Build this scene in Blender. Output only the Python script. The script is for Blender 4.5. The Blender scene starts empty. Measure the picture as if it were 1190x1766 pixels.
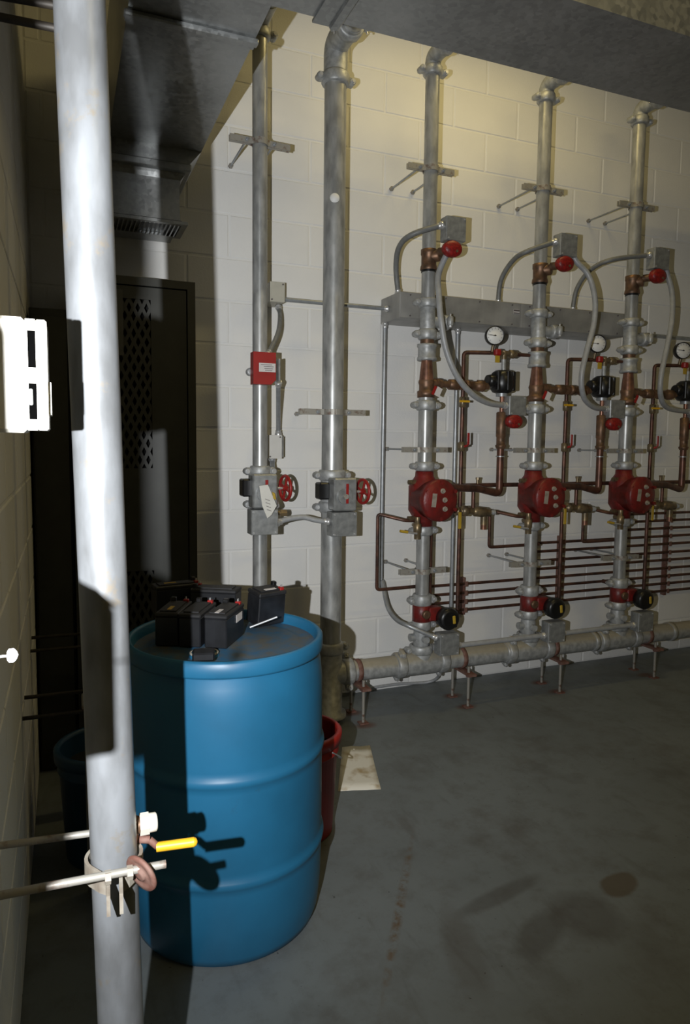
import bpy, math, random
from mathutils import Vector, Matrix
random.seed(7)
S = bpy.context.scene
COL = S.collection
R = math.radians
V = Vector
# ------------------------------------------------------------------ camera
F, CX, CY, CAMH = 1189.3, 594.0, 864.0, 1.365
yaw, pit, rol = R(22.065), R(4.946), R(0.618)
fw = V((math.sin(yaw)*math.cos(pit), math.cos(yaw)*math.cos(pit), -math.sin(pit)))
r0 = V((math.cos(yaw), -math.sin(yaw), 0)); u0 = r0.cross(fw)
rt = r0*math.cos(rol) + u0*math.sin(rol); up = u0*math.cos(rol) - r0*math.sin(rol)
CAM = V((0, 0, CAMH))
cd = bpy.data.cameras.new('camera'); cam = bpy.data.objects.new('camera', cd); COL.objects.link(cam)
m = Matrix((rt, up, -fw)).transposed().to_4x4(); m.translation = CAM; cam.matrix_world = m
cd.sensor_fit = 'VERTICAL'; cd.sensor_height = 36.0; cd.lens = F/1766*36
cd.shift_y = -(883-CY)/1766; cd.shift_x = (595-CX)/1766
cd.clip_start = 0.02
S.camera = cam
# ------------------------------------------------------------------ light and exposure
S.view_settings.view_transform = 'Standard'; S.view_settings.look = 'None'
S.view_settings.gamma = 1.0; S.view_settings.use_curve_mapping = False
S.view_settings.exposure = 0.0
wd = bpy.data.worlds.new('world'); S.world = wd; wd.use_nodes = True
bg = wd.node_tree.nodes['Background']; bg.inputs[0].default_value = (1.0, 0.80, 0.36, 1); bg.inputs[1].default_value = 0.018
def W(px, py, Y):
    """pixel of the photograph -> point on the vertical plane at depth Y"""
    d = rt*((px-CX)/F) - up*((py-CY)/F) + fw
    return CAM + d*(Y/d.y)
def WZ(px, py, z):
    d = rt*((px-CX)/F) - up*((py-CY)/F) + fw
    return CAM + d*((z-CAMH)/d.z)
# the photographer's flash, held on a bracket to the left of the lens
fl = bpy.data.lights.new('camera_flash', 'SPOT'); fl.energy = 240; fl.color = (0.965, 0.985, 1.0)
fl.shadow_soft_size = 0.006; fl.spot_size = R(116); fl.spot_blend = 1.0
flo = bpy.data.objects.new('camera_flash', fl); COL.objects.link(flo)
FLASH = CAM - rt*0.200
flo.location = FLASH
aim = W(340, 720, 3.36) - FLASH
flo.rotation_euler = aim.to_track_quat('-Z', 'Y').to_euler()
# the light of the two ceiling lamps sits in their builder, near the end of the script

# ------------------------------------------------------------------ materials
MATS = {}
def nodes(name):
    mt = bpy.data.materials.new(name); mt.use_nodes = True
    nt = mt.node_tree; b = nt.nodes['Principled BSDF']
    MATS[name] = mt
    return mt, nt, b
def mat(name, col, rough=.5, metal=0., var=.12, scale=18., col2=None, bump=0., bscale=60., stretch=None, detail=4., spec=.5, contrast=(.35, .65)):
    mt, nt, b = nodes(name)
    N = nt.nodes.new; L = nt.links.new
    tc = N('ShaderNodeTexCoord'); mp = N('ShaderNodeMapping'); L(tc.outputs['Object'], mp.inputs[0])
    if stretch: mp.inputs['Scale'].default_value = stretch
    nz = N('ShaderNodeTexNoise'); nz.inputs['Scale'].default_value = scale; nz.inputs['Detail'].default_value = detail
    L(mp.outputs[0], nz.inputs['Vector'])
    rp = N('ShaderNodeValToRGB'); L(nz.outputs[0], rp.inputs[0])
    c2 = col2 if col2 else tuple(max(0, c*(1-var*2)) for c in col)
    rp.color_ramp.elements[0].position, rp.color_ramp.elements[1].position = contrast
    rp.color_ramp.elements[0].color = (*c2, 1); rp.color_ramp.elements[1].color = (*col, 1)
    L(rp.outputs[0], b.inputs['Base Color'])
    b.inputs['Roughness'].default_value = rough; b.inputs['Metallic'].default_value = metal
    b.inputs['Specular IOR Level'].default_value = spec
    if bump:
        n2 = N('ShaderNodeTexNoise'); n2.inputs['Scale'].default_value = bscale; L(mp.outputs[0], n2.inputs['Vector'])
        bp = N('ShaderNodeBump'); bp.inputs['Strength'].default_value = bump; bp.inputs['Distance'].default_value = .002
        L(n2.outputs[0], bp.inputs['Height']); L(bp.outputs[0], b.inputs['Normal'])
    return mt
mat('wall_paint', (.79, .785, .765), .62, var=.03, scale=3, bump=.35, bscale=160, detail=8)
mat('ceiling_paint', (.72, .70, .62), .8, var=.05)
mat('galv', (.47, .475, .465), .36, .40, scale=26, col2=(.27, .275, .27), stretch=(1, 1, .35), detail=8)
mat('galv_pole', (.255, .268, .285), .37, .28, scale=20, col2=(.15, .155, .16), stretch=(1, 1, .35), detail=10, contrast=(.35, .62))
mat('galv_fit', (.46, .47, .47), .48, .35, scale=40, col2=(.30, .31, .31), bump=.3)
mat('zinc_box', (.36, .37, .37), .42, .5, scale=35, col2=(.24, .25, .25), detail=7)
mat('beige_box', (.50, .48, .40), .5, var=.05, scale=20)
mat('white_box', (.62, .61, .58), .5, var=.03)
mat('trough', (.38, .375, .36), .45, .35, scale=7, col2=(.24, .24, .23), detail=8)
mat('conduit', (.36, .37, .38), .45, .1, var=.08, scale=40)
mat('conduit_dark', (.20, .205, .20), .5, .1, var=.1, scale=40)
mat('emt', (.40, .42, .44), .4, .5, var=.1, scale=30)
mat('copper', (.15, .068, .046), .4, .5, scale=20, col2=(.06, .033, .026), detail=7)
mat('copper_new', (.34, .165, .105), .35, .6, scale=20, col2=(.17, .085, .06), detail=7)
mat('bronze', (.24, .13, .075), .45, .55, scale=30, col2=(.11, .07, .045), detail=7)
mat('brass', (.30, .22, .12), .4, .6, scale=30, col2=(.15, .12, .08))
mat('red_cast', (.19, .013, .011), .42, 0, scale=24, col2=(.10, .013, .011), bump=.5, bscale=90)
mat('red_cover', (.30, .012, .010), .42, 0, scale=90, col2=(.15, .008, .008), bump=.4, bscale=200)
mat('red_box', (.30, .015, .013), .4, 0, var=.06)
mat('red_plastic', (.30, .015, .010), .45, 0, var=.15, scale=9)
mat('black', (.010, .010, .011), .35, 0, var=.2)
mat('slot_black', (.0015, .0015, .0015), .9, 0, spec=0.)
mat('black_plastic', (.013, .014, .017), .38, 0, var=.2, scale=30)
mat('battery_lid', (.016, .016, .018), .55, 0, var=.2, scale=30)
mat('yellow', (.75, .42, .02), .45, 0, var=.08)
mat('yellow_dull', (.50, .33, .03), .5, 0, var=.1)
mat('rust', (.14, .050, .034), .75, .1, scale=40, col2=(.21, .125, .10), bump=.6)
mat('rusty_steel', (.33, .315, .28), .5, .3, scale=38, col2=(.15, .085, .06), detail=8, contrast=(.32, .46))
mat('shaded_rod', (.030, .024, .018), .6, .3, var=.3, scale=60)  # rods out of the flash: their shade is put into the colour
mat('cream_strap', (.40, .37, .31), .55, .1, scale=30, col2=(.24, .20, .16))
mat('cream', (.74, .71, .62), .45, 0, var=.03)
mat('white', (.78, .78, .76), .5, 0, var=.02)
mat('paper_tag', (.66, .65, .60), .7, 0, var=.04)
mat('label_white', (.60, .57, .56), .6, 0, var=.04)
mat('ink', (.12, .10, .10), .7, 0, var=.1)
mat('locker', (.026, .028, .024), .48, 0, var=.12, scale=12)
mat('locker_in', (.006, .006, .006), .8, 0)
mat('grey_sheet', (.075, .075, .07), .7, 0, var=.1)
mat('blue_dark', (.010, .06, .13), .5, 0, var=.1)
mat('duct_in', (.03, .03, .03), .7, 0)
mat('lamp_white', (.7, .7, .66), .5, 0, var=.02)
mat('silver', (.70, .70, .70), .3, .6, var=.1)
mat('drum_cap', (.42, .40, .34), .6, 0, var=.1)

def m_floor():
    mt, nt, b = nodes('floor_paint'); N = nt.nodes.new; L = nt.links.new
    tc = N('ShaderNodeTexCoord'); P = tc.outputs['Object']
    def noise(sc, det=6, stretch=None, rough=.6):
        mp = N('ShaderNodeMapping'); L(P, mp.inputs[0])
        if stretch: mp.inputs['Scale'].default_value = stretch
        n = N('ShaderNodeTexNoise'); n.inputs['Scale'].default_value = sc; n.inputs['Detail'].default_value = det
        n.inputs['Roughness'].default_value = rough
        L(mp.outputs[0], n.inputs['Vector']); return n.outputs[0]
    def ramp(v, a, c):
        r = N('ShaderNodeMapRange'); r.inputs[1].default_value = a; r.inputs[2].default_value = c; L(v, r.inputs[0]); return r.outputs[0]
    def mix(f, a, c):
        x = N('ShaderNodeMix'); x.data_type = 'RGBA'; L(f, x.inputs[0])
        if isinstance(a, tuple): x.inputs[6].default_value = (*a, 1)
        else: L(a, x.inputs[6])
        x.inputs[7].default_value = (*c, 1); return x.outputs[2]
    def mul(a, c):
        x = N('ShaderNodeMath'); x.operation = 'MULTIPLY'; L(a, x.inputs[0])
        if isinstance(c, (int, float)): x.inputs[1].default_value = c
        else: L(c, x.inputs[1])
        return x.outputs[0]
    def blob(p, rx, ry, ang=0., soft=.25):
        mp = N('ShaderNodeMapping'); mp.vector_type = 'TEXTURE'
        mp.inputs['Location'].default_value = (p.x, p.y, 0); mp.inputs['Rotation'].default_value = (0, 0, ang); mp.inputs['Scale'].default_value = (rx, ry, 1)
        L(P, mp.inputs[0]); sp = N('ShaderNodeVectorMath'); sp.operation = 'LENGTH'; L(mp.outputs[0], sp.inputs[0])
        nz = N('ShaderNodeMath'); nz.operation = 'MULTIPLY_ADD'; L(noise(14), nz.inputs[0]); nz.inputs[1].default_value = .5; L(sp.outputs['Value'], nz.inputs[2])
        return ramp(nz.outputs[0], 1.25+soft, 1.25-soft)
    c = mix(ramp(noise(1.6), .35, .7), (.164, .187, .197), (.132, .151, .158))
    c = mix(mul(ramp(noise(5, 8), .52, .72), .55), c, (.075, .072, .066))
    c = mix(mul(ramp(noise(3, 8, (5, 1, 1)), .58, .70), .3), c, (.06, .055, .05))
    c = mix(mul(ramp(noise(11, 10, None, .75), .50, .68), .35), c, (.075, .070, .064))
    c = mix(mul(ramp(noise(2.3, 9, None, .7), .56, .66), .35), c, (.085, .075, .066))
    c = mix(mul(ramp(noise(55, 3), .70, .74), .8), c, (.02, .017, .015))
    c = mix(mul(blob(WZ(1068, 1525, 0), .075, .045, .3, .12), .8), c, (.085, .066, .042))
    c = mix(mul(blob(WZ(1010, 1580, 0), .10, .10), .45), c, (.05, .042, .036))
    c = mix(mul(blob(WZ(930, 1610, 0), .11, .05, .5), .5), c, (.05, .045, .04))
    c = mix(mul(blob(WZ(860, 1545, 0), .17, .03, .2), .45), c, (.05, .045, .04))
    c = mix(mul(blob(WZ(800, 1640, 0), .05, .16, -.3), .35), c, (.07, .06, .05))
    a, d = WZ(707, 1465, 0), WZ(666, 1695, 0)
    ln = mul(blob((a+d)/2, .012, (d-a).length/2, math.atan2(d.y-a.y, d.x-a.x)+math.pi/2, .5), ramp(noise(30, 4), .42, .62))
    c = mix(ln, c, (.105, .066, .036))
    for p in ((607, 1230), (631, 1251), (780, 1200), (804, 1219), (931, 1177), (960, 1192), (1114, 1164)):
        c = mix(mul(blob(WZ(*p, 0), .05, .03, 0, .4), .75), c, (.10, .035, .018))
    L(c, b.inputs['Base Color']); b.inputs['Roughness'].default_value = .5
    L(ramp(noise(6), .3, .7), nt.nodes.new('NodeReroute').inputs[0])
    rr = N('ShaderNodeMapRange'); rr.inputs[3].default_value = .38; rr.inputs[4].default_value = .62; L(noise(4), rr.inputs[0]); L(rr.outputs[0], b.inputs['Roughness'])
m_floor()
def m_spangle(name, a, c, rough, metal, sc):
    mt, nt, b = nodes(name); N = nt.nodes.new; L = nt.links.new
    tc = N('ShaderNodeTexCoord'); vo = N('ShaderNodeTexVoronoi'); vo.inputs['Scale'].default_value = sc; L(tc.outputs['Object'], vo.inputs['Vector'])
    nz = N('ShaderNodeTexNoise'); nz.inputs['Scale'].default_value = 3; nz.inputs['Detail'].default_value = 7; L(tc.outputs['Object'], nz.inputs['Vector'])
    mx = N('ShaderNodeMath'); mx.operation = 'MULTIPLY_ADD'; L(vo.outputs['Color'], mx.inputs[0]); mx.inputs[1].default_value = .35; L(nz.outputs[0], mx.inputs[2])
    rp = N('ShaderNodeValToRGB'); L(mx.outputs[0], rp.inputs[0])
    rp.color_ramp.elements[0].position = .45; rp.color_ramp.elements[1].position = .9
    rp.color_ramp.elements[0].color = (*a, 1); rp.color_ramp.elements[1].color = (*c, 1)
    L(rp.outputs[0], b.inputs['Base Color']); b.inputs['Metallic'].default_value = metal
    rr = N('ShaderNodeMapRange'); rr.inputs[3].default_value = rough-.06; rr.inputs[4].default_value = rough+.1; L(vo.outputs['Color'], rr.inputs[0]); L(rr.outputs[0], b.inputs['Roughness'])
m_spangle('duct_metal', (.26, .27, .27), (.42, .43, .43), .34, .75, 70)
def m_dusty():
    src = MATS['galv_fit']; mt = src.copy(); mt.name = 'galv_dusty'; MATS['galv_dusty'] = mt
    nt = mt.node_tree; N = nt.nodes.new; L = nt.links.new; b = nt.nodes['Principled BSDF']
    old = b.inputs['Base Color'].links[0].from_socket
    ge = N('ShaderNodeNewGeometry'); sx = N('ShaderNodeSeparateXYZ'); L(ge.outputs['Normal'], sx.inputs[0])
    nz = N('ShaderNodeTexNoise'); nz.inputs['Scale'].default_value = 9; nz.inputs['Detail'].default_value = 6
    tc = N('ShaderNodeTexCoord'); L(tc.outputs['Object'], nz.inputs['Vector'])
    ad = N('ShaderNodeMath'); ad.operation = 'MULTIPLY_ADD'; L(nz.outputs[0], ad.inputs[0]); ad.inputs[1].default_value = .6; L(sx.outputs['Z'], ad.inputs[2])
    mr = N('ShaderNodeMapRange'); mr.inputs[1].default_value = .42; mr.inputs[2].default_value = .85; mr.inputs[4].default_value = .85; L(ad.outputs[0], mr.inputs[0])
    x = N('ShaderNodeMix'); x.data_type = 'RGBA'; L(mr.outputs[0], x.inputs[0]); L(old, x.inputs[6]); x.inputs[7].default_value = (.30, .265, .19, 1); L(x.outputs[2], b.inputs['Base Color'])
    iv = N('ShaderNodeMapRange'); iv.inputs[3].default_value = .35; iv.inputs[4].default_value = 0.; L(mr.outputs[0], iv.inputs[0]); L(iv.outputs[0], b.inputs['Metallic'])
m_dusty()
def m_pole():
    mt = MATS['galv_pole']; nt = mt.node_tree; N = nt.nodes.new; L = nt.links.new; b = nt.nodes['Principled BSDF']
    old = b.inputs['Base Color'].links[0].from_socket
    tc = N('ShaderNodeTexCoord'); nz = N('ShaderNodeTexNoise'); nz.inputs['Scale'].default_value = 22; nz.inputs['Detail'].default_value = 8; nz.inputs['Roughness'].default_value = .65; L(tc.outputs['Object'], nz.inputs['Vector'])
    mr = N('ShaderNodeMapRange'); mr.inputs[1].default_value = .60; mr.inputs[2].default_value = .70; mr.inputs[4].default_value = .7; L(nz.outputs[0], mr.inputs[0])
    x = N('ShaderNodeMix'); x.data_type = 'RGBA'; L(mr.outputs[0], x.inputs[0]); L(old, x.inputs[6]); x.inputs[7].default_value = (.24, .20, .145, 1); L(x.outputs[2], b.inputs['Base Color'])
m_pole()
def m_drum():
    mt, nt, b = nodes('blue_drum'); N = nt.nodes.new; L = nt.links.new
    tc = N('ShaderNodeTexCoord')
    n1 = N('ShaderNodeTexNoise'); n1.inputs['Scale'].default_value = 4; n1.inputs['Detail'].default_value = 8; L(tc.outputs['Object'], n1.inputs['Vector'])
    rp = N('ShaderNodeValToRGB'); L(n1.outputs[0], rp.inputs[0]); rp.color_ramp.elements[0].position = .3; rp.color_ramp.elements[1].position = .6
    rp.color_ramp.elements[0].color = (.012, .100, .195, 1); rp.color_ramp.elements[1].color = (.015, .130, .255, 1)
    n2 = N('ShaderNodeTexNoise'); n2.inputs['Scale'].default_value = 9; n2.inputs['Detail'].default_value = 12; n2.inputs['Roughness'].default_value = .8; L(tc.outputs['Object'], n2.inputs['Vector'])
    r2 = N('ShaderNodeMapRange'); r2.inputs[1].default_value = .62; r2.inputs[2].default_value = .74; r2.inputs[4].default_value = .55; L(n2.outputs[0], r2.inputs[0])
    x = N('ShaderNodeMix'); x.data_type = 'RGBA'; L(r2.outputs[0], x.inputs[0]); L(rp.outputs[0], x.inputs[6]); x.inputs[7].default_value = (.03, .06, .085, 1)
    L(x.outputs[2], b.inputs['Base Color']); b.inputs['Roughness'].default_value = .42
    mt, nt, b = nodes('blue_drum_top'); N = nt.nodes.new; L = nt.links.new
    tc = N('ShaderNodeTexCoord'); n1 = N('ShaderNodeTexNoise'); n1.inputs['Scale'].default_value = 14; n1.inputs['Detail'].default_value = 10; n1.inputs['Roughness'].default_value = .7; L(tc.outputs['Object'], n1.inputs['Vector'])
    rp = N('ShaderNodeValToRGB'); L(n1.outputs[0], rp.inputs[0]); rp.color_ramp.elements[0].position = .36; rp.color_ramp.elements[1].position = .62
    rp.color_ramp.elements[0].color = (.012, .09, .19, 1); rp.color_ramp.elements[1].color = (.085, .085, .075, 1)
    L(rp.outputs[0], b.inputs['Base Color']); b.inputs['Roughness'].default_value = .6
m_drum()
def m_paper():
    mt, nt, b = nodes('stained_paper'); N = nt.nodes.new; L = nt.links.new
    tc = N('ShaderNodeTexCoord'); n1 = N('ShaderNodeTexNoise'); n1.inputs['Scale'].default_value = 11; n1.inputs['Detail'].default_value = 9; L(tc.outputs['Object'], n1.inputs['Vector'])
    rp = N('ShaderNodeValToRGB'); L(n1.outputs[0], rp.inputs[0]); e = rp.color_ramp.elements
    e[0].position = .50; e[1].position = .68; e[0].color = (.72, .69, .60, 1); e[1].color = (.36, .26, .12, 1)
    L(rp.outputs[0], b.inputs['Base Color']); b.inputs['Roughness'].default_value = .8
m_paper()

# ------------------------------------------------------------------ mesh helpers
class M:
    def __init__(s): s.v = []; s.f = []; s.sm = []
    def add(s, vs, fs, smooth=False):
        o = len(s.v); s.v += [V(p) for p in vs]; s.f += [tuple(i+o for i in f) for f in fs]
        s.sm += [smooth]*len(fs); return s
    def box(s, c, d, rot=None, bev=0.):
        c = V(c); x, y, z = [q/2 for q in d]
        if bev and min(d) > 2*bev:
            b = bev; vs = []
            for sx in (-1, 1):
                for sy in (-1, 1):
                    for sz in (-1, 1):
                        vs += [(sx*x, sy*(y-b), sz*(z-b)), (sx*(x-b), sy*y, sz*(z-b)), (sx*(x-b), sy*(y-b), sz*z)]
            I = lambda sx, sy, sz, k: ((sx > 0)*4+(sy > 0)*2+(sz > 0))*3+k
            fs = []
            for a in (-1, 1):
                fs.append([I(a, -1, -1, 0), I(a, 1, -1, 0), I(a, 1, 1, 0), I(a, -1, 1, 0)][::a])
                fs.append([I(-1, a, -1, 1), I(1, a, -1, 1), I(1, a, 1, 1), I(-1, a, 1, 1)][::-a])
                fs.append([I(-1, -1, a, 2), I(1, -1, a, 2), I(1, 1, a, 2), I(-1, 1, a, 2)][::a])
            for a in (-1, 1):
                for c2 in (-1, 1):
                    fs.append([I(a, c2, -1, 0), I(a, c2, -1, 1), I(a, c2, 1, 1), I(a, c2, 1, 0)])
                    fs.append([I(a, -1, c2, 0), I(a, 1, c2, 0), I(a, 1, c2, 2), I(a, -1, c2, 2)])
                    fs.append([I(-1, a, c2, 1), I(1, a, c2, 1), I(1, a, c2, 2), I(-1, a, c2, 2)])
                    for d2 in (-1, 1): fs.append([I(a, c2, d2, 0), I(a, c2, d2, 1), I(a, c2, d2, 2)])
        else:
            vs = [(sx*x, sy*y, sz*z) for sx in (-1, 1) for sy in (-1, 1) for sz in (-1, 1)]
            fs = [(0, 1, 3, 2), (4, 6, 7, 5), (0, 4, 5, 1), (2, 3, 7, 6), (0, 2, 6, 4), (1, 5, 7, 3)]
        if rot is not None: vs = [rot @ V(p) for p in vs]
        return s.add([V(p)+c for p in vs], fs)
    def lathe(s, p, axis, prof, n=20, cap=True, smooth=True, a0=0., a1=None):
        """prof: list of (distance along axis, radius)"""
        p = V(p); ax = V(axis).normalized()
        t = V((0, 0, 1)) if abs(ax.z) < .9 else V((1, 0, 0))
        u = ax.cross(t).normalized(); w = ax.cross(u)
        full = a1 is None; A1 = 2*math.pi if full else a1; cnt = n if full else n+1
        vs = []
        for d, r in prof:
            for i in range(cnt):
                a = a0+(A1-a0)*i/n
                vs.append(p+ax*d+(u*math.cos(a)+w*math.sin(a))*r)
        fs = []; k = len(prof)
        for j in range(k-1):
            for i in range(n):
                i2 = (i+1) % cnt
                fs.append((j*cnt+i, j*cnt+i2, (j+1)*cnt+i2, (j+1)*cnt+i))
        s.add(vs, fs, smooth)
        if cap and full:
            if prof[0][1] > 1e-5: s.add(vs[:n], [tuple(range(n))[::-1]])
            if prof[-1][1] > 1e-5: s.add(vs[-n:], [tuple(range(n))])
        return s
    def cyl(s, a, b, r, r2=None, n=16):
        a = V(a); b = V(b); d = b-a
        return s.lathe(a, d, [(0, r), (d.length, r if r2 is None else r2)], n)
    def tube(s, pts, r, n=12, closed=False, cap=True):
        pts = [V(p) for p in pts]; k = len(pts); vs = []; u = None
        for i, p in enumerate(pts):
            if closed: t = pts[(i+1) % k]-pts[i-1]
            else: t = pts[min(i+1, k-1)]-pts[max(i-1, 0)]
            t.normalize()
            if u is None:
                h = V((0, 0, 1)) if abs(t.z) < .9 else V((1, 0, 0)); u = t.cross(h).normalized()
            else: u = (u-t*u.dot(t)).normalized()
            w = t.cross(u)
            vs += [p+(u*math.cos(2*math.pi*j/n)+w*math.sin(2*math.pi*j/n))*r for j in range(n)]
        fs = []
        for i in range(k if closed else k-1):
            i2 = (i+1) % k
            for j in range(n): fs.append((i*n+j, i*n+(j+1) % n, i2*n+(j+1) % n, i2*n+j))
        s.add(vs, fs, True)
        if cap and not closed: s.add(vs[:n], [tuple(range(n))[::-1]]); s.add(vs[-n:], [tuple(range(n))])
        return s
    def prism(s, pts, d):
        """extrude a planar polygon by vector d"""
        pts = [V(p) for p in pts]; d = V(d); n = len(pts)
        vs = pts+[p+d for p in pts]
        fs = [tuple(range(n))[::-1], tuple(range(n, 2*n))]+[(i, (i+1) % n, n+(i+1) % n, n+i) for i in range(n)]
        return s.add(vs, fs)
    def hexa(s, p, axis, r, l): return s.lathe(p, axis, [(0, r), (l, r)], 6, smooth=False)
def smooth(pts, k=8):
    """Catmull-Rom through points"""
    pts = [V(p) for p in pts]; P = [pts[0]*2-pts[1]]+pts+[pts[-1]*2-pts[-2]]; out = []
    for i in range(1, len(P)-2):
        a, b, c, d = P[i-1:i+3]
        for j in range(k):
            t = j/k; out.append(.5*((2*b)+(c-a)*t+(2*a-5*b+4*c-d)*t*t+(3*b-a-3*c+d)*t**3))
    out.append(pts[-1]); return out
def corner(pts, r, k=6):
    """polyline with rounded corners"""
    pts = [V(p) for p in pts]; out = [pts[0]]
    for i in range(1, len(pts)-1):
        a, b, c = pts[i-1:i+2]; d1 = (a-b); d2 = (c-b); q = min(r, d1.length*.45, d2.length*.45)
        p0 = b+d1.normalized()*q; p1 = b+d2.normalized()*q
        for j in range(k+1):
            t = j/k; out.append(p0*(1-t)**2+b*2*t*(1-t)+p1*t*t)
    out.append(pts[-1]); return out
WL = {}
def obj(name, mb, mt, parent=None, label=None):
    lo = V((min(v[i] for v in mb.v) for i in range(3))); hi = V((max(v[i] for v in mb.v) for i in range(3)))
    c = V(((lo.x+hi.x)/2, (lo.y+hi.y)/2, lo.z))
    me = bpy.data.meshes.new(name); me.from_pydata([v-c for v in mb.v], [], mb.f); me.polygons.foreach_set('use_smooth', mb.sm)
    me.materials.append(MATS[mt]); me.validate(); me.update()
    import bmesh as _b
    bm = _b.new(); bm.from_mesh(me); _b.ops.recalc_face_normals(bm, faces=bm.faces); bm.to_mesh(me); bm.free()
    o = bpy.data.objects.new(name, me); COL.objects.link(o); WL[o] = c
    if parent: o.parent = parent; o.location = c-WL[parent]
    else: o.location = c
    if label: o['label'] = label
    return o
def thing(name, loc, label, cat, group=None):
    o = bpy.data.objects.new(name, None); COL.objects.link(o); o.location = loc; WL[o] = V(loc)
    o.empty_display_size = .05
    return tag(o, label, cat, group)
def tag(o, label, cat, group=None):
    o['label'] = label; o['category'] = cat
    if group: o['group'] = group
    return o
def struct(o): o['kind'] = 'structure'; return o
X, Y, Z = V((1, 0, 0)), V((0, 1, 0)), V((0, 0, 1))

# ================================================================== SETTING
YB, XL, YS = 3.36, -.125, .405          # back wall, left wall, end of the left wall
XR, ZC = 4.75, 3.86                    # right wall, ceiling
fo = struct(obj('floor', M().box((2.1, .9, -.05), (6.2, 5.6, .1)), 'floor_paint'))
fo.data.transform(Matrix.Translation(V((2.1, .9, -.1)))); fo.location = (0, 0, 0); WL[fo] = V((0, 0, 0))
struct(obj('ceiling', M().box((2.1, .9, ZC+.05), (6.2, 5.6, .1)), 'ceiling_paint'))
CH, BL = .2032, .4064
def block_mesh(name, L, d=.0032, j=.0095, b=.0035):
    """face of one painted concrete block: x along the wall, y out of the wall (towards -y), z up"""
    x, z = (L-j)/2, (CH-j)/2
    ring = lambda e, y: [(-x+e, y, -z+e), (x-e, y, -z+e), (x-e, y, z-e), (-x+e, y, z-e)]
    vs = ring(0, 0)+ring(0, -d+b*.6)+ring(b, -d); fs = [(8, 9, 10, 11)]
    for k in (0, 4):
        for i in range(4): fs.append((k+i, k+(i+1) % 4, k+4+(i+1) % 4, k+4+i))
    me = bpy.data.meshes.new(name); me.from_pydata(vs, [], fs); me.materials.append(MATS['wall_paint']); me.update()
    return me
bw = struct(obj('wall_back', M().box(((XR+XL)/2-.1, YB+.104, ZC/2), (XR-XL+.2, .2, ZC)), 'wall_paint'))
lw = struct(obj('wall_left', M().box((XL-.104, (YS+YB)/2, ZC/2), (.2, YB-YS, ZC)), 'wall_paint'))
rw = struct(obj('wall_right', M().box((XR+.1, .9, ZC/2), (.2, 5.2, ZC)), 'wall_paint'))
cache = {}
def put_block(parent, p, L, rz):
    key = round(L, 3)
    if key not in cache: cache[key] = block_mesh('block', L)
    o = bpy.data.objects.new('block', cache[key]); COL.objects.link(o); o.parent = parent
    o.location = V(p)-WL[parent]; o.rotation_euler = (0, 0, rz)
def courses(parent, a, b, phase, pos, rz):
    for c in range(int(ZC/CH)):
        ph = phase+(BL/2 if c % 2 else 0); x = a
        k = math.ceil((a-ph)/BL+1e-6)
        cuts = [a]+[ph+BL*i for i in range(k, k+40) if ph+BL*i < b-1e-3]+[b]
        for u0_, u1_ in zip(cuts, cuts[1:]):
            if u1_-u0_ > .03: put_block(parent, pos((u0_+u1_)/2, (c+.5)*CH), u1_-u0_, rz)
q = W(838, 245, YB); cc = int(q.z/CH)
ph0 = (q.x-(BL/2 if cc % 2 else 0)) % BL
courses(bw, XL, XR-.02, ph0, lambda u, z: (u, YB+.004, z), 0)
courses(lw, YS, YB, .12, lambda u, z: (XL-.004, u, z), R(90))

# ================================================================== DUCTS
ZD = W(345, 262, 3.0).z; DY2 = (ZD-CAMH)/.6136; DY1 = (ZD-CAMH)/.745; DXR = .555; DXL = .19; DH = .42
t = thing('air_duct', (1.5, DY1, ZD), 'galvanised sheet metal supply duct crossing in front of the pipes near the ceiling', 'duct')
body = M()
body.box(((DXL+XR-.02)/2, (DY1+DY2)/2, ZD+DH/2), (XR-.02-DXL, DY2-DY1, DH))
obj('duct_run', body, 'duct_metal', t)
br = obj('duct_branch', M().box(((DXL+DXR)/2, (DY2+3.0)/2, ZD+DH/2), (DXR-DXL, 3.0-DY2, DH)), 'duct_metal', t)
obj('duct_branch', M().box(((DXL+DXR)/2, (DY1+1.1)/2, ZD+DH/2), (DXR-DXL, DY1-1.1, DH)), 'duct_metal', t)
for yy in (WZ(370, 53, ZD).y,):
    obj('seam_cleat', M().box(((DXL+DXR)/2, yy, ZD-.008), (DXR-DXL+.02, .030, .016), bev=.004).box(((DXL+DXR)/2, yy+.028, ZD-.004), (DXR-DXL+.01, .022, .008)), 'duct_metal', t)
xc = WZ(590, 20, ZD).x
obj('seam_cleat', M().box((xc, (DY1+DY2)/2, ZD-.008), (.03, DY2-DY1+.03, .016), bev=.004).box((xc-.04, (DY1+DY2)/2, ZD-.004), (.05, DY2-DY1+.03, .008)), 'duct_metal', t)
# drop to the grille
def frus(m_, x0, x1, y0, y1, z0, X0, X1, Y0, Y1, z1):
    m_.add([(x0, y0, z0), (x1, y0, z0), (x1, y1, z0), (x0, y1, z0), (X0, Y0, z1), (X1, Y0, z1), (X1, Y1, z1), (X0, Y1, z1)],
           [(0, 1, 2, 3), (4, 7, 6, 5), (0, 4, 5, 1), (1, 5, 6, 2), (2, 6, 7, 3), (3, 7, 4, 0)])
dr = obj('drop_box', (lambda mm: (frus(mm, DXL, .497, 3.0, YB-.02, 2.49, DXL, DXR, 3.0, YB-.02, ZD), frus(mm, DXL, DXR, 3.0, YB-.02, ZD, DXL, DXR, 3.0, YB-.02, ZD+DH), mm)[2])(M()), 'duct_metal', t)
obj('drop_collar', M().box(((DXL+.50)/2, (2.985+YB-.02)/2, 2.478), (.50-DXL+.02, YB-3.005+.03, .03), bev=.004), 'duct_metal', t)
nk = M()
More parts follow.
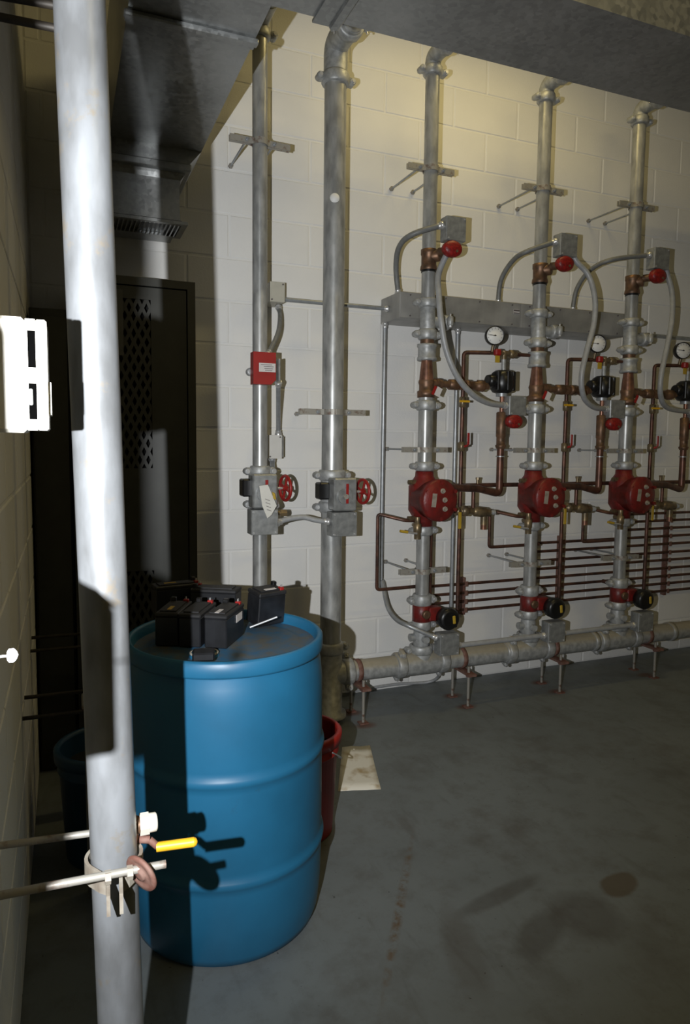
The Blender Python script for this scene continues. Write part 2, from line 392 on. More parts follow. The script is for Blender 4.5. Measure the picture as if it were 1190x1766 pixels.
prof = [(0, .0), (.012, -.006), (.03, -.02), (.06, -.024), (.15, -.024), (.20, -.02)]
lastp = None
for d, e in prof:
    cur = (DXL+.01-e*.0, .49+e, 3.0-e*.5, YB-.03, 2.465-d)
    if lastp: frus(nk, lastp[0], lastp[1], lastp[2], lastp[3], lastp[4], cur[0], cur[1], cur[2], cur[3], cur[4])
    lastp = cur
obj('grille_neck', nk, 'duct_metal', t)
g = M(); gx0, gx1, gy0, gy1, gz = DXL-.01, .495, 2.985, 3.20, 2.258
g.box(((gx0+gx1)/2, gy0+.012, gz), (gx1-gx0, .024, .012)).box(((gx0+gx1)/2, gy1-.012, gz), (gx1-gx0, .024, .012))
g.box((gx0+.012, (gy0+gy1)/2, gz), (.024, gy1-gy0-.048, .012)).box((gx1-.012, (gy0+gy1)/2, gz), (.024, gy1-gy0-.048, .012))
gr = obj('grille_frame', g, 'duct_metal', t)
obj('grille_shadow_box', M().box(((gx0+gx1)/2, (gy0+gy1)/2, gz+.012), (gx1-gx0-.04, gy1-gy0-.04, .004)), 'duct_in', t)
for i in range(16):
    xx = gx0+.03+i*(gx1-gx0-.06)/15
    obj('slat', M().box((xx, (gy0+gy1)/2, gz), (.005, gy1-gy0-.046, .014), rot=Matrix.Rotation(R(20), 3, 'Y')), 'duct_metal', gr)

# ================================================================== LOCKERS in the corner
def perforated(x0, x1, z0, z1, nx, nz, y, th):
    m_ = M(); w = (x1-x0)/nx; hh = (z1-z0)/nz; a, b = w*.27, hh*.29
    for i in range(nx):
        for j in range(nz):
            cx, cz = x0+(i+.5)*w, z0+(j+.5)*hh
            for sx in (-1, 1):
                for sz in (-1, 1):
                    pts = [(a, 0), (w/2, 0), (w/2, hh/2-b), (w/2-a, hh/2), (0, hh/2), (0, b)]
                    m_.prism([(cx+sx*p, y, cz+sz*r_) for p, r_ in pts], (0, th, 0))
    return m_
LY = 2.96
t = thing('locker', (.27, 3.15, 0), 'dark green metal locker with diamond perforated door against the block wall', 'locker')
lx0, lx1, lz = .03, .517, 2.015
c = M(); th = .016
c.box(((lx0+lx1)/2, 3.15, lz-th/2), (lx1-lx0, .38, th)).box(((lx0+lx1)/2, 3.15, .05), (lx1-lx0, .38, .1))
c.box((lx0+th/2, 3.15, (lz-.016+.1)/2), (th, .38, lz-.116)).box((lx1-th/2, 3.15, (lz-.016+.1)/2), (th, .38, lz-.116)).box(((lx0+lx1)/2, 3.335, (lz-.016+.1)/2), (lx1-lx0-.032, .01, lz-.116))
obj('body', c, 'locker', t)
fr = M(); fw_ = .032
fr.box((lx0+fw_/2, LY-.004, lz/2), (fw_, .012, lz)).box((lx1-fw_/2, LY-.004, lz/2), (fw_, .012, lz)).box(((lx0+lx1)/2, LY-.004, lz-fw_/2), (lx1-lx0-2*fw_, .012, fw_)).box(((lx0+lx1)/2, LY-.004, .06), (lx1-lx0-2*fw_, .012, .12))
obj('front_frame', fr, 'locker', t)
dx0, dx1, dz0, dz1 = lx0+.036, lx1-.036, .125, lz-.036
px0, px1 = .066, .338
D = M(); yy = LY+.004; dth = .01
pz = [(1.245, 1.930), (.30, .815)]
D.box(((dx0+px0)/2, yy, (dz0+dz1)/2), (px0-dx0, dth, dz1-dz0)).box(((px1+dx1)/2, yy, (dz0+dz1)/2), (dx1-px1, dth, dz1-dz0))
for a, b in ((dz0, .30), (.815, 1.245), (1.930, dz1)): D.box(((px0+px1)/2, yy, (a+b)/2), (px1-px0, dth, b-a))
dd = obj('door', D, 'locker', t)
for a, b in pz:
    obj('perforated_panel', perforated(px0, px1, a, b, 8, int(round((b-a)/.0710)), yy-.003, .003), 'locker', dd)
obj('hanging_sheet', M().box((.186, LY-.012, 1.83), (.085, .003, .26)), 'grey_sheet', dd)
obj('inside_shade_panel', M().box(((lx0+lx1)/2, LY+.12, 1.05), (lx1-lx0-.04, .006, 1.86)), 'locker_in', t)  # near-black sheet behind the holes, the shade inside put into its colour
t = thing('cabinet', (-.045, 3.15, 0), 'narrow black metal cabinet squeezed into the wall corner left of the locker', 'cabinet')
obj('body', M().box((-.046, 3.165, .935), (.145, .36, 1.87), bev=.004), 'locker', t)
obj('door', M().box((-.046, 2.979, .96), (.13, .012, 1.76), bev=.003), 'locker', t)

# ================================================================== STANDPIPES along the left wall
def threaded(m_, a, b, r=.0055, n=8):
    return m_.cyl(a, b, r, n=n)
pa, pb = W(137, 0, 1.05), W(206, 1700, 1.05)
dirp = (pa-pb).normalized()
at = lambda z: pb+dirp*((z-pb.z)/dirp.z)
PR = .0338
t = thing('standpipe', at(0), 'pale galvanised standpipe in the near foreground, left of the blue drum', 'pipe', 'standpipes along the left wall')
obj('pipe', M().cyl(at(0), at(ZC), PR, n=40), 'galv_pole', t)
bc = W(198, 1480, 1.03); zb = bc.z; pc = at(zb)                    # clamp height
# strap round the pole with two ears towards the photographer
vd = V((CAM.x-pc.x, CAM.y-pc.y, 0)).normalized(); sd = V((-vd.y, vd.x, 0)); sd = sd if sd.x > 0 else -sd
def strap_path():
    half = []
    for i in range(15):
        a = R(180-i*(180-24)/14)
        half.append(pc+vd*math.cos(a)*(PR+.006)+sd*math.sin(a)*(PR+.006))
    half = half[:-3]+[pc+vd*(PR+.008)+sd*.019, pc+vd*(PR+.016)+sd*.0100, pc+vd*(PR+.026)+sd*.0085, pc+vd*(PR+.066)+sd*.0085]
    return half
hp = strap_path()
st = M()
for sgn in (1, -1):
    pts = []
    for p in hp:
        o_ = p-pc; s_ = o_.dot(sd); pts.append(p if sgn > 0 else p-sd*2*s_)
    n = len(pts); vs = []; tk = .005; hw = .015
    for i, p in enumerate(pts):
        tg = (pts[min(i+1, n-1)]-pts[max(i-1, 0)]).normalized(); nr = V((-tg.y, tg.x, 0))*(tk/2)
        for dz in (-hw, hw):
            for k in (-1, 1): vs.append(p+nr*k+V((0, 0, dz-.02)))
    fs = []
    for i in range(n-1):
        a, b = i*4, i*4+4
        fs += [(a, b, b+1, a+1), (a+2, a+3, b+3, b+2), (a, a+2, b+2, b), (a+1, b+1, b+3, a+3)]
    fs += [(0, 1, 3, 2), (4*n-4, 4*n-2, 4*n-1, 4*n-3)]
    st.add(vs, fs)
sp = obj('pipe_clamp', st, 'cream_strap', t)
def pix_at(px, py, p):      # point on the pixel's ray in the vertical plane through p facing the photographer
    return W(px, py, p.y)
ear = pc+vd*(PR+.045)
r1 = W(18, 1541, ear.y); r2 = W(286, 1490, ear.y)
e1 = r1+(r1-r2)*((XL-r1.x)/(r1.x-r2.x))
obj('threaded_rod', threaded(M(), e1, r2, .0058, 10), 'rusty_steel', t)
for px in (186, 224):
    p_ = W(px, 1513-(px-186)*.22, ear.y); ax = (r2-r1).normalized()
    obj('nut', M().hexa(p_-ax*.004, ax, .0095, .008), 'cream_strap', sp)
back = pc-vd*(PR+.022); k1 = W(18, 1456, back.y); k2 = W(157, 1437, back.y)
kk = k1+(k1-k2)*((XL-k1.x)/(k1.x-k2.x))
obj('threaded_rod', threaded(M(), kk, k2+(k2-k1)*.75, .0055, 10), 'rusty_steel', t)
# rusty wheel on the rod
wc = W(246, 1504, ear.y); ray_ = (wc-CAM).normalized()
sr = (ray_.cross(Z)).normalized(); su = sr.cross(ray_)
wn = (ray_*.40+(sr*.80+su*.60).normalized()*.92).normalized()
wh = M().lathe(wc-wn*.004, wn, [(-.0035, .004), (-.0035, .009), (0, .010), (.0005, .018), (-.0008, .021), (-.001, .0275), (.002, .029), (.005, .0275), (.005, .022), (.004, .018), (.0045, .008), (.0045, .004)], 36)
obj('hand_wheel', wh, 'rust', t)
# drain valve with yellow lever behind the pole
vc = pc+V((0, 0, .055)); vz = W(257, 1419, pc.y+.02)
dv = obj('drain_nipple', M().cyl(pc+V((.01, .02, vz.z-pc.z)), vz-X*.012, .013).cyl(vz+V((-.030, 0, -.02)), vz+V((-.030, 0, .012)), .015), 'bronze', t)
obj('hex_cap', M().hexa(vz-X*.014, X, .0165, .014).lathe(vz, X, [(0, .0145), (.010, .0145), (.012, .012)], 16), 'cream', t)
l0, l1 = W(258, 1448, pc.y+.015), W(336, 1452, pc.y+.0)
obj('lever_stem', M().cyl(vz+V((-.03, 0, -.02)), l0, .006).tube(corner([l0, W(272, 1460, pc.y+.01)], .01), .0055), 'rust', t)
hA, hB = W(270, 1461, pc.y+.01), W(335, 1452, pc.y)
ax = (hB-hA); obj('yellow_lever', M().tube([hA, hA+ax*.1, hA+ax*.9, hA+ax*.97, hB], .0075, 12).lathe(hB, ax, [(-.001, .0075), (.003, .006), (.005, .002)], 12), 'yellow', t)
# upper bracket rods of the same pipe
for (a, b) in (((40, 0), (98, 10)), ((18, 33), (98, 49))):
    y_ = 1.052; p0, p1 = W(*a, y_), W(*b, y_)
    e = p0+(p0-p1)*((XL-p0.x)/(p0.x-p1.x)); obj('threaded_rod', threaded(M(), e, p1+(p1-p0).normalized()*.03, .0055, 8), 'shaded_rod', t)
# two more standpipes further along, all but hidden behind the first; their bracket rods show
for k, (yy, ends, lab) in enumerate(((2.095, ((45, 1203), (35, 1240)), 'galvanised standpipe hidden behind the foreground standpipe, held by the lower pair of wall rods'),
                                 (2.60, ((55, 1100), (52, 1123)), 'galvanised standpipe behind the foreground standpipe, held by the upper pair of wall rods'))):
    xx = .045+.012*k+.02
    t = thing('standpipe', (xx, yy, 0), lab, 'pipe', 'standpipes along the left wall')
    obj('pipe', M().cyl((xx, yy, 0), (xx, yy, ZC), .030, n=24), 'galv_pole', t)
    zz = .60+.02*k
    for e in ends:
        d = rt*((e[0]-CX)/F)-up*((e[1]-CY)/F)+fw; p = CAM+d*(XL/d.x)
        p = V((XL, yy-.05 if e == ends[1] else yy+.05, p.z))
        d2 = W(e[0], e[1], p.y); p.z = d2.z
        obj('threaded_rod', threaded(M(), p, p+V((xx-XL+.05, 0, -.002)), .006, 8), 'shaded_rod', t)
    obj('pipe_clamp', M().lathe((xx, yy, zz-.02), Z, [(0, .031), (0, .036), (.04, .036), (.04, .031)], 20).box((xx-.02, yy+.055, zz), (.005, .05, .04)).box((xx-.02, yy-.055, zz), (.005, .05, .04)), 'rusty_steel', t)

# ================================================================== BOX on the left wall, knob, added shadow casting box
by = .83
def fY(px, py): return W(px, py, by)
bx1 = fY(82, 645).x; bx0 = XL; zt, zb_ = fY(60, 549).z, fY(60, 742).z; xm = fY(45, 645).x
t = thing('wall_control_box', (XL, by+.05, zb_), 'cream plastic control box with two dark slots on the left wall', 'control box')
zt2, zb2 = fY(30, 545).z, fY(30, 746).z
obj('back_plate', M().box(((bx0+xm)/2, by+.045, (zt2+zb2)/2), (xm-bx0, .09, zt2-zb2), bev=.004), 'cream', t)
s0, s1 = fY(47, 600).x, fY(61, 600).x
zz = [zt, fY(50, 568).z, fY(50, 633).z, fY(50, 660).z, fY(50, 723).z, zb_]
cv = M(); yc, dy = by+.045, .08
cv.box(((s1+bx1)/2, yc, (zt+zb_)/2), (bx1-s1, dy, zt-zb_), bev=.002)
cv.box(((xm+s0)/2, yc, (zt+zb_)/2), (s0-xm, dy, zt-zb_))
for a, b in ((0, 1), (2, 3), (4, 5)): cv.box(((s0+s1)/2, yc, (zz[a]+zz[b])/2), (s1-s0, dy, zz[a]-zz[b]))
obj('cover', cv, 'cream', t)
for a, b in ((1, 2), (3, 4)): obj('slot', M().box(((s0+s1)/2, yc+.0015, (zz[a]+zz[b])/2), (s1-s0-.0004, dy-.004, zz[a]-zz[b]-.0004)), 'slot_black', t)
obj('key_switch', M().box(fY(53, 684)+V((0, .008, 0)), (.004, .006, .018), bev=.001), 'conduit_dark', t)
obj('edge_clip', M().box((bx1+.0015, yc, fY(84, 686).z), (.003, dy*.7, .036)), 'cream', t)
# box added out of view to shade the standpipe; only its white knob shows
t = thing('shadow_caster_box', (XL, .57, 1.138), 'grey lidded box added out of view for its shadow, with a small white knob', 'switch box')
obj('box_body', M().box((XL+.031, .57, 1.192), (.062, .06, .108), bev=.003), 'zinc_box', t)
obj('lid', M().prism([(XL, .54, 1.246), (XL+.064, .54, 1.246), (XL, .54, 1.280)], (0, .06, 0)), 'zinc_box', t)
kp = W(24, 1130, .50)
obj('knob', M().tube([(XL+.03, .545, kp.z), (XL+.03, kp.y, kp.z), kp-X*.003], .0008, 6).lathe(kp-X*.004, X, [(0, .003), (.001, .0045), (.004, .0048), (.006, .003), (.007, 0)], 14), 'white', t)

# ================================================================== PIPE FITTINGS
def coupling(parent, p, axis, r, ear, w=.044, name='coupling', mt='galv_fit', big=.014):
    """grooved coupling: split ring with two bolted ears"""
    p = V(p); ax = V(axis).normalized(); e = V(ear).normalized(); sd_ = ax.cross(e)
    m_ = M().lathe(p-ax*w/2, ax, [(0, r*.98), (0, r+big*.6), (w*.16, r+big), (w*.84, r+big), (w, r+big*.6), (w, r*.98)], 22, cap=False)
    rot = Matrix((e, sd_, ax)).transposed()
    for s_ in (-1, 1):
        m_.box(p+e*s_*(r+big+.008), (.026, .036, w*.70), rot, bev=.006)
        m_.lathe(p+e*s_*(r+big+.014)-ax*w*.0-sd_*.022, sd_, [(0, .012), (.004, .015), (.040, .015), (.044, .012)], 12)
    o = obj(name, m_, mt, parent)
    for s_ in (-1, 1):
        q_ = p+e*s_*(r+big+.014)
        obj('bolt', M().hexa(q_-sd_*.030, sd_, .0085, .009).cyl(q_-sd_*.021, q_+sd_*.034, .005, n=8), 'silver', o)
    return o
def riser_clamp(parent, p, r, half=.125, tilt=0., rods=True, e=None, hh=.026):
    """two flat bars bolted round the pipe, with rods to the wall"""
    p = V(p); e = e or r+.028
    for s_ in (-1, 1):
        m_ = M(); pts = []
        y0 = p.y+s_*.006
        prof_ = [(-half, y0)]+[(-(r+.012), y0)]+[(r*1.03*math.cos(a)*-1, p.y+s_*(r*1.03*math.sin(a)+.0015)) for a in [R(v) for v in range(15, 166, 15)]]+[((r+.012), y0), (half, y0)]
        vs = []; n = len(prof_)
        for (x_, y_) in prof_:
            zt_ = p.z+tilt*x_
            vs += [(p.x+x_, y_, zt_-hh/2), (p.x+x_, y_, zt_+hh/2), (p.x+x_, y_+s_*.006, zt_-hh/2), (p.x+x_, y_+s_*.006, zt_+hh/2)]
        fs = []
        for i in range(n-1):
            a, b = 4*i, 4*i+4
            fs += [(a, a+1, b+1, b), (a+2, b+2, b+3, a+3), (a, b, b+2, a+2), (a+1, a+3, b+3, b+1)]
        fs += [(0, 2, 3, 1), (4*n-4, 4*n-3, 4*n-1, 4*n-2)]
        obj('clamp_bar', m_.add(vs, fs), 'rusty_steel', parent)
    for s_ in (-1, 1):
        q_ = p+X*s_*e+Z*tilt*s_*e
        if rods:
            rd = obj('threaded_rod', M().cyl(q_-Y*.03, V((q_.x, YB, q_.z)), .005, n=8), 'emt', parent)
            obj('wall_anchor', M().hexa(V((q_.x, YB-.014, q_.z)), Y, .012, .013), 'rusty_steel', rd)
            obj('nut', M().hexa(q_-Y*.020, Y, .0095, .008), 'emt', rd)
        else: obj('bolt', M().hexa(q_-Y*.020, Y, .0095, .008).cyl(q_-Y*.02, q_+Y*.02, .005, n=8), 'emt', parent)

HZ, HR, RY = .240, .051, 3.05
RX = [1.667, 2.328, 2.955]
ORD = ['leftmost', 'middle', 'rightmost']
rr_ = .034
def riser(i):
    x = RX[i]; t = thing('sprinkler_riser', (x, RY, HZ), ORD[i]+' of the three galvanised sprinkler risers with bronze fittings and couplings', 'pipe', 'sprinkler risers')
    P = lambda z, dx=0, dy=0: V((x+dx, RY+dy, z))
    # top elbow turning over the duct
    zt_ = 3.19
    obj('pipe', M().tube(corner([P(3.10), P(zt_), P(zt_, dy=-.12)], .09, 10)[1:], rr_+.004, 20), 'galv_fit', t)
    obj('pipe', M().cyl(P(zt_, dy=-.1), P(zt_, dy=-.75), rr_, n=20), 'galv', t)
    coupling(t, P(zt_+.0, dy=-.125), Y, rr_, X)
    coupling(t, P(3.125), Z, rr_, X, big=.013)
    obj('pipe', M().cyl(P(2.295), P(3.125), rr_, n=24), 'galv', t)
    riser_clamp(t, P(2.675), rr_, half=.125)
    obj('saddle_tee', M().lathe(P(2.2), Z, [(0, rr_+.006), (.004, rr_+.008), (.02, rr_+.006), (.025, rr_+.003), (.07, rr_+.003), (.075, rr_+.006), (.098, rr_+.006), (.1, rr_)], 24).lathe(P(2.265), V((.6, -.8, 0)), [(0, .028), (.055, .028), (.06, .022)], 16), 'bronze', t)
    obj('gasket_ring', M().cyl(P(2.190), P(2.2), rr_+.003, n=24), 'black', t)
    obj('pipe', M().cyl(P(2.05), P(2.195), rr_, n=24), 'galv', t)
    coupling(t, P(2.043), Z, rr_, X)
    te = obj('tee', M().lathe(P(1.885), Z, [(0, rr_), (.02, rr_+.004), (.13, rr_+.004), (.15, rr_)], 24).cyl(P(1.957), P(1.957, dx=.10), .027, n=18), 'galv_fit', t)
    coupling(t, P(1.957, dx=.098), X, .026, Y, w=.04, big=.012)
    obj('plug', M().cyl(P(1.957, dx=.10), P(1.957, dx=.128), .026).hexa(P(1.957, dx=.128), X, .014, .012), 'galv_fit', t)
    coupling(t, P(1.892), Z, rr_, X, w=.05)
    obj('pipe', M().cyl(P(1.84), P(1.88), rr_, n=24), 'bronze', t)
    obj('flange_adapter', M().lathe(P(1.765), Z, [(0, .042), (0, .048), (.012, .050), (.02, .044), (.06, .044), (.068, .049), (.08, .049), (.082, .040)], 24), 'galv_fit', t)
    obj('reducer', M().lathe(P(1.665), Z, [(0, .036), (.03, .034), (.10, .027)], 20), 'copper_new', t)
    obj('brass_tee', M().lathe(P(1.585), Z, [(0, .034), (.0, .044), (.03, .045), (.035, .036), (.06, .036), (.075, .040), (.085, .038)], 20).cyl(P(1.655), P(1.655, dx=.085), .024).lathe(P(1.655, dx=.05), X, [(0, .028), (.018, .028)], 16), 'bronze', t)
    obj('tag', M().box(P(1.612, dx=.040, dy=-.05), (.030, .004, .045), Matrix.Rotation(R(25), 3, 'Y')), 'label_white', t)
    obj('tag_stripe', M().box(P(1.618, dx=.016, dy=-.052), (.014, .004, .045), Matrix.Rotation(R(25), 3, 'Y')), 'red_box', t)
    coupling(t, P(1.547), Z, rr_+.002, X, w=.05)
    obj('pipe', M().cyl(P(1.24), P(1.585), rr_+.002, n=24), 'galv', t)
    riser_clamp(t, P(1.327), rr_+.002, half=.125)
    coupling(t, P(1.245), Z, rr_+.002, X, w=.046)
    coupling(t, P(.922), Z, rr_, X, w=.048)
    obj('pipe', M().cyl(P(.57), P(.93), rr_, n=24), 'galv', t)
    riser_clamp(t, P(.715), rr_, half=.13)
    coupling(t, P(.567), Z, rr_+.002, X, w=.06)
    coupling(t, P(.437), Z, rr_+.002, X, w=.05)
    obj('pipe', M().lathe(P(.31), Z, [(0, rr_+.004), (.01, rr_+.008), (.08, rr_+.006), (.12, rr_)], 20), 'galv_fit', t)
    obj('saddle_boss', M().cyl(P(.375, dx=-.02), P(.375, dx=-.065), .02).cyl(P(.37, dy=-.02), P(.37, dy=-.06), .018), 'galv_fit', t)
    coupling(t, P(.312), Z, HR-.004, X, w=.044)
    return t
def alarm_valve(i):
    x = RX[i]; zc = 1.082
    t = thing('alarm_valve', (x, RY, zc-.15), 'red cast iron alarm check valve on the '+ORD[i]+' sprinkler riser', 'valve', 'red alarm check valves')
    P = lambda dx, dy, z: V((x+dx, RY+dy, z))
    b = M().lathe(P(0, 0, .945), Z, [(0, .036), (0, .046), (.03, .046), (.05, .060), (.08, .078), (.20, .078), (.23, .060), (.25, .047), (.275, .045), (.275, .036)], 28)
    b.lathe(P(.004, .05, zc), V((.12, -1, 0)), [(0, .04), (.02, .075), (.05, .094), (.135, .096), (.14, .104), (.158, .104)], 36)
    bo = obj('body', b, 'red_cast', t)
    cvr = M().lathe(P(.023, -.107, zc), V((.12, -1, 0)), [(0, .104), (.014, .104), (.018, .098), (.026, .088), (.032, .050), (.034, .0)], 36, cap=False)
    co = obj('cover', cvr, 'red_cast', t)
    for k in range(6):
        a = R(30+60*k); q_ = P(.024+math.cos(a)*.090, -.124, zc+math.sin(a)*.090)
        obj('cover_bolt', M().hexa(q_, -Y, .010, .012), 'red_cast', co)
    for (dx, dz) in ((.000, .048), (.012, .004), (.014, -.040)):
        q_ = P(.026+dx, -.139, zc+dz); obj('plug_bolt', M().lathe(q_, -Y, [(0, .013), (.006, .013), (.006, .009)], 12).hexa(q_-Y*.006, -Y, .008, .010), 'cream_strap', co)
    obj('nameplate', M().box(P(-.022, -.144, zc+.004), (.024, .004, .066), Matrix.Rotation(R(6), 3, 'Y')), 'cream_strap', co)
    for dz, sx in ((.085, -1), (-.095, -1)):
        obj('side_plug', M().cyl(P(-.05, -.01, zc+dz), P(-.085, -.02, zc+dz), .012).hexa(P(-.085, -.02, zc+dz), -X, .013, .014), 'brass', t)
    return t
def switch(name, c, cat, label, group, bw_=.105, bh=.112, disc_dy=-.128, disc_dx=-.005, dr_=.047):
    """grey electrical box with a red oval cover under it"""
    c = V(c); t = thing(name, c-V((0, 0, bh/2)), label, cat, group)
    bo = obj('box', M().box(c, (bw_, .06, bh), bev=.003), 'zinc_box', t)
    obj('box_cover', M().box(c-Y*.032, (bw_-.004, .004, bh-.004)), 'zinc_box', t)
    for sx in (-1, 1): obj('screw', M().cyl(c+V((sx*(bw_/2-.010), -.033, sx*(bh/2-.010))), c+V((sx*(bw_/2-.010), -.037, sx*(bh/2-.010))), .004, n=8), 'silver', bo)
    d = c+V((disc_dx-.010, .000, disc_dy*.73))
    mm = M().lathe(d, -Y, [(0, dr_*.92), (.008, dr_*1.06), (.030, dr_*1.08), (.040, dr_*.94), (.045, dr_*.55), (.046, 0)], 28, cap=False)
    mm.add([], [])
    for k in range(len(mm.v)): mm.v[k].z = d.z+(mm.v[k].z-d.z)*.76
    rc = obj('red_cover', mm, 'red_cover', t)
    obj('cover_screw', M().cyl(d+V((.012, -.044, -.014)), d+V((.012, -.051, -.014)), .006, n=10), 'brass', rc)
    obj('neck', M().cyl(d+V((-.03, .05, 0)), d+V((0, 0, 0)), .02), 'bronze', t)
    return t
def butterfly(i):
    x = RX[i]; z0, z1 = .452, .545; zc = .5
    t = thing('butterfly_valve', (x, RY, z0), 'small red butterfly valve with black gear housing at the foot of the '+ORD[i]+' riser', 'valve', 'red butterfly valves at the header')
    obj('body', M().lathe((x, RY, z0), Z, [(0, .040), (.004, .047), (z1-z0-.004, .047), (z1-z0, .040)], 24).box((x+.05, RY-.03, zc), (.07, .06, .07), bev=.006), 'red_cast', t)
    obj('stem_boss', M().lathe((x, RY-.046, zc), -Y, [(0, .022), (.012, .022), (.014, .016)], 16), 'bronze', t)
    k = V((x+.100, RY-.085, .482))
    g_ = obj('gear_housing', M().lathe(k, -Y, [(-.025, .044), (-.02, .054), (.02, .057), (.033, .050), (.036, .038)], 28).box(k+V((.03, .01, -.005)), (.05, .05, .09), bev=.006), 'black', t)
    obj('position_indicator', M().box(k+V((.018, -.039, .000)), (.016, .008, .042), Matrix.Rotation(R(-6), 3, 'Y'), bev=.003), 'yellow_dull', g_)
    return t
def foot_box(i):
    x = RX[i]; c = V((x+.100, RY-.085, .355))
    t = thing('junction_box', c-Z*.06, 'square zinc junction box below the butterfly valve of the '+ORD[i]+' riser', 'junction box', 'junction boxes at the header')
    obj('box', M().box(c, (.108, .065, .112), bev=.003), 'zinc_box', t)
    obj('cover', M().box(c-Y*.034, (.104, .004, .108)), 'zinc_box', t)
    for sx in (-1, 1):
        for sz in (-1, 1): obj('screw', M().cyl(c+V((sx*.044, -.035, sz*.046)), c+V((sx*.044, -.039, sz*.046)), .004, n=8), 'silver', t)
for i in range(3):
    riser(i); alarm_valve(i); butterfly(i); foot_box(i)
    switch('flow_switch', (RX[i]+.072, RY-.10, 2.372), 'flow switch', 'zinc box and red oval cover high on the '+ORD[i]+' sprinkler riser', 'upper flow switches')

# ------------------------------------------------------------------ header on stands
t = thing('header_pipe', (2.6, RY, HZ-HR), 'thick galvanised header pipe running low along the wall on short stands', 'pipe')
for a, b in ((1.245, RX[0]-.12), (RX[0]+.12, RX[1]-.12), (RX[1]+.12, RX[2]-.12), (RX[2]+.12, 4.4)):
    obj('pipe', M().cyl((a, RY, HZ), (b, RY, HZ), HR, n=24), 'galv_dusty', t)
for x in RX:
    obj('tee', M().lathe((x-.125, RY, HZ), X, [(0, HR), (.02, HR+.006), (.05, HR+.010), (.20, HR+.010), (.23, HR+.006), (.25, HR)], 24).lathe((x, RY, HZ), Z, [(0, HR+.006), (.05, HR+.004), (.075, HR)], 24), 'galv_dusty', t)
    for s_ in (-1, 1): coupling(t, (x+s_*.122, RY, HZ), X, HR, V((0, .5, -1)), w=.05, mt='galv_dusty')
for px in (868, 1018, 1150):
    xx = W(px, 1110, RY).x; obj('pipe_band', M().lathe((xx, RY, HZ), X, [(0, HR), (0, HR+.006), (.03, HR+.006), (.03, HR)], 24), 'galv_dusty', t)
SN = ['below the thick standpipe', 'between the leftmost and middle risers', 'right of the middle riser', 'right of the rightmost riser']
for k, x in enumerate((1.315, 1.907, 2.494, 3.178)):
    t = thing('pipe_stand', (x, RY, 0), 'rusty two-legged stand carrying the header pipe, '+SN[k], 'stand', 'stands under the header')
    zz = HZ-HR-.005
    obj('crossbar', M().box((x, RY, zz-.006), (.045, .24, .012)), 'rust', t)
    obj('saddle_strap', M().lathe((x-.012, RY, HZ), X, [(0, HR+.001), (0, HR+.005), (.024, HR+.005), (.024, HR+.001)], 20, cap=False), 'rust', t)
    for yy in (2.972, 3.128):
        lg = obj('leg', M().cyl((x, yy, .004), (x, yy, zz+.03), .0075, n=10), 'rusty_steel', t)
        obj('nut', M().hexa((x, yy, zz-.024), Z, .014, .012), 'rust', lg)
        obj('foot_plate', M().box((x, yy, .003), (.045, .04, .006)), 'rust', t)

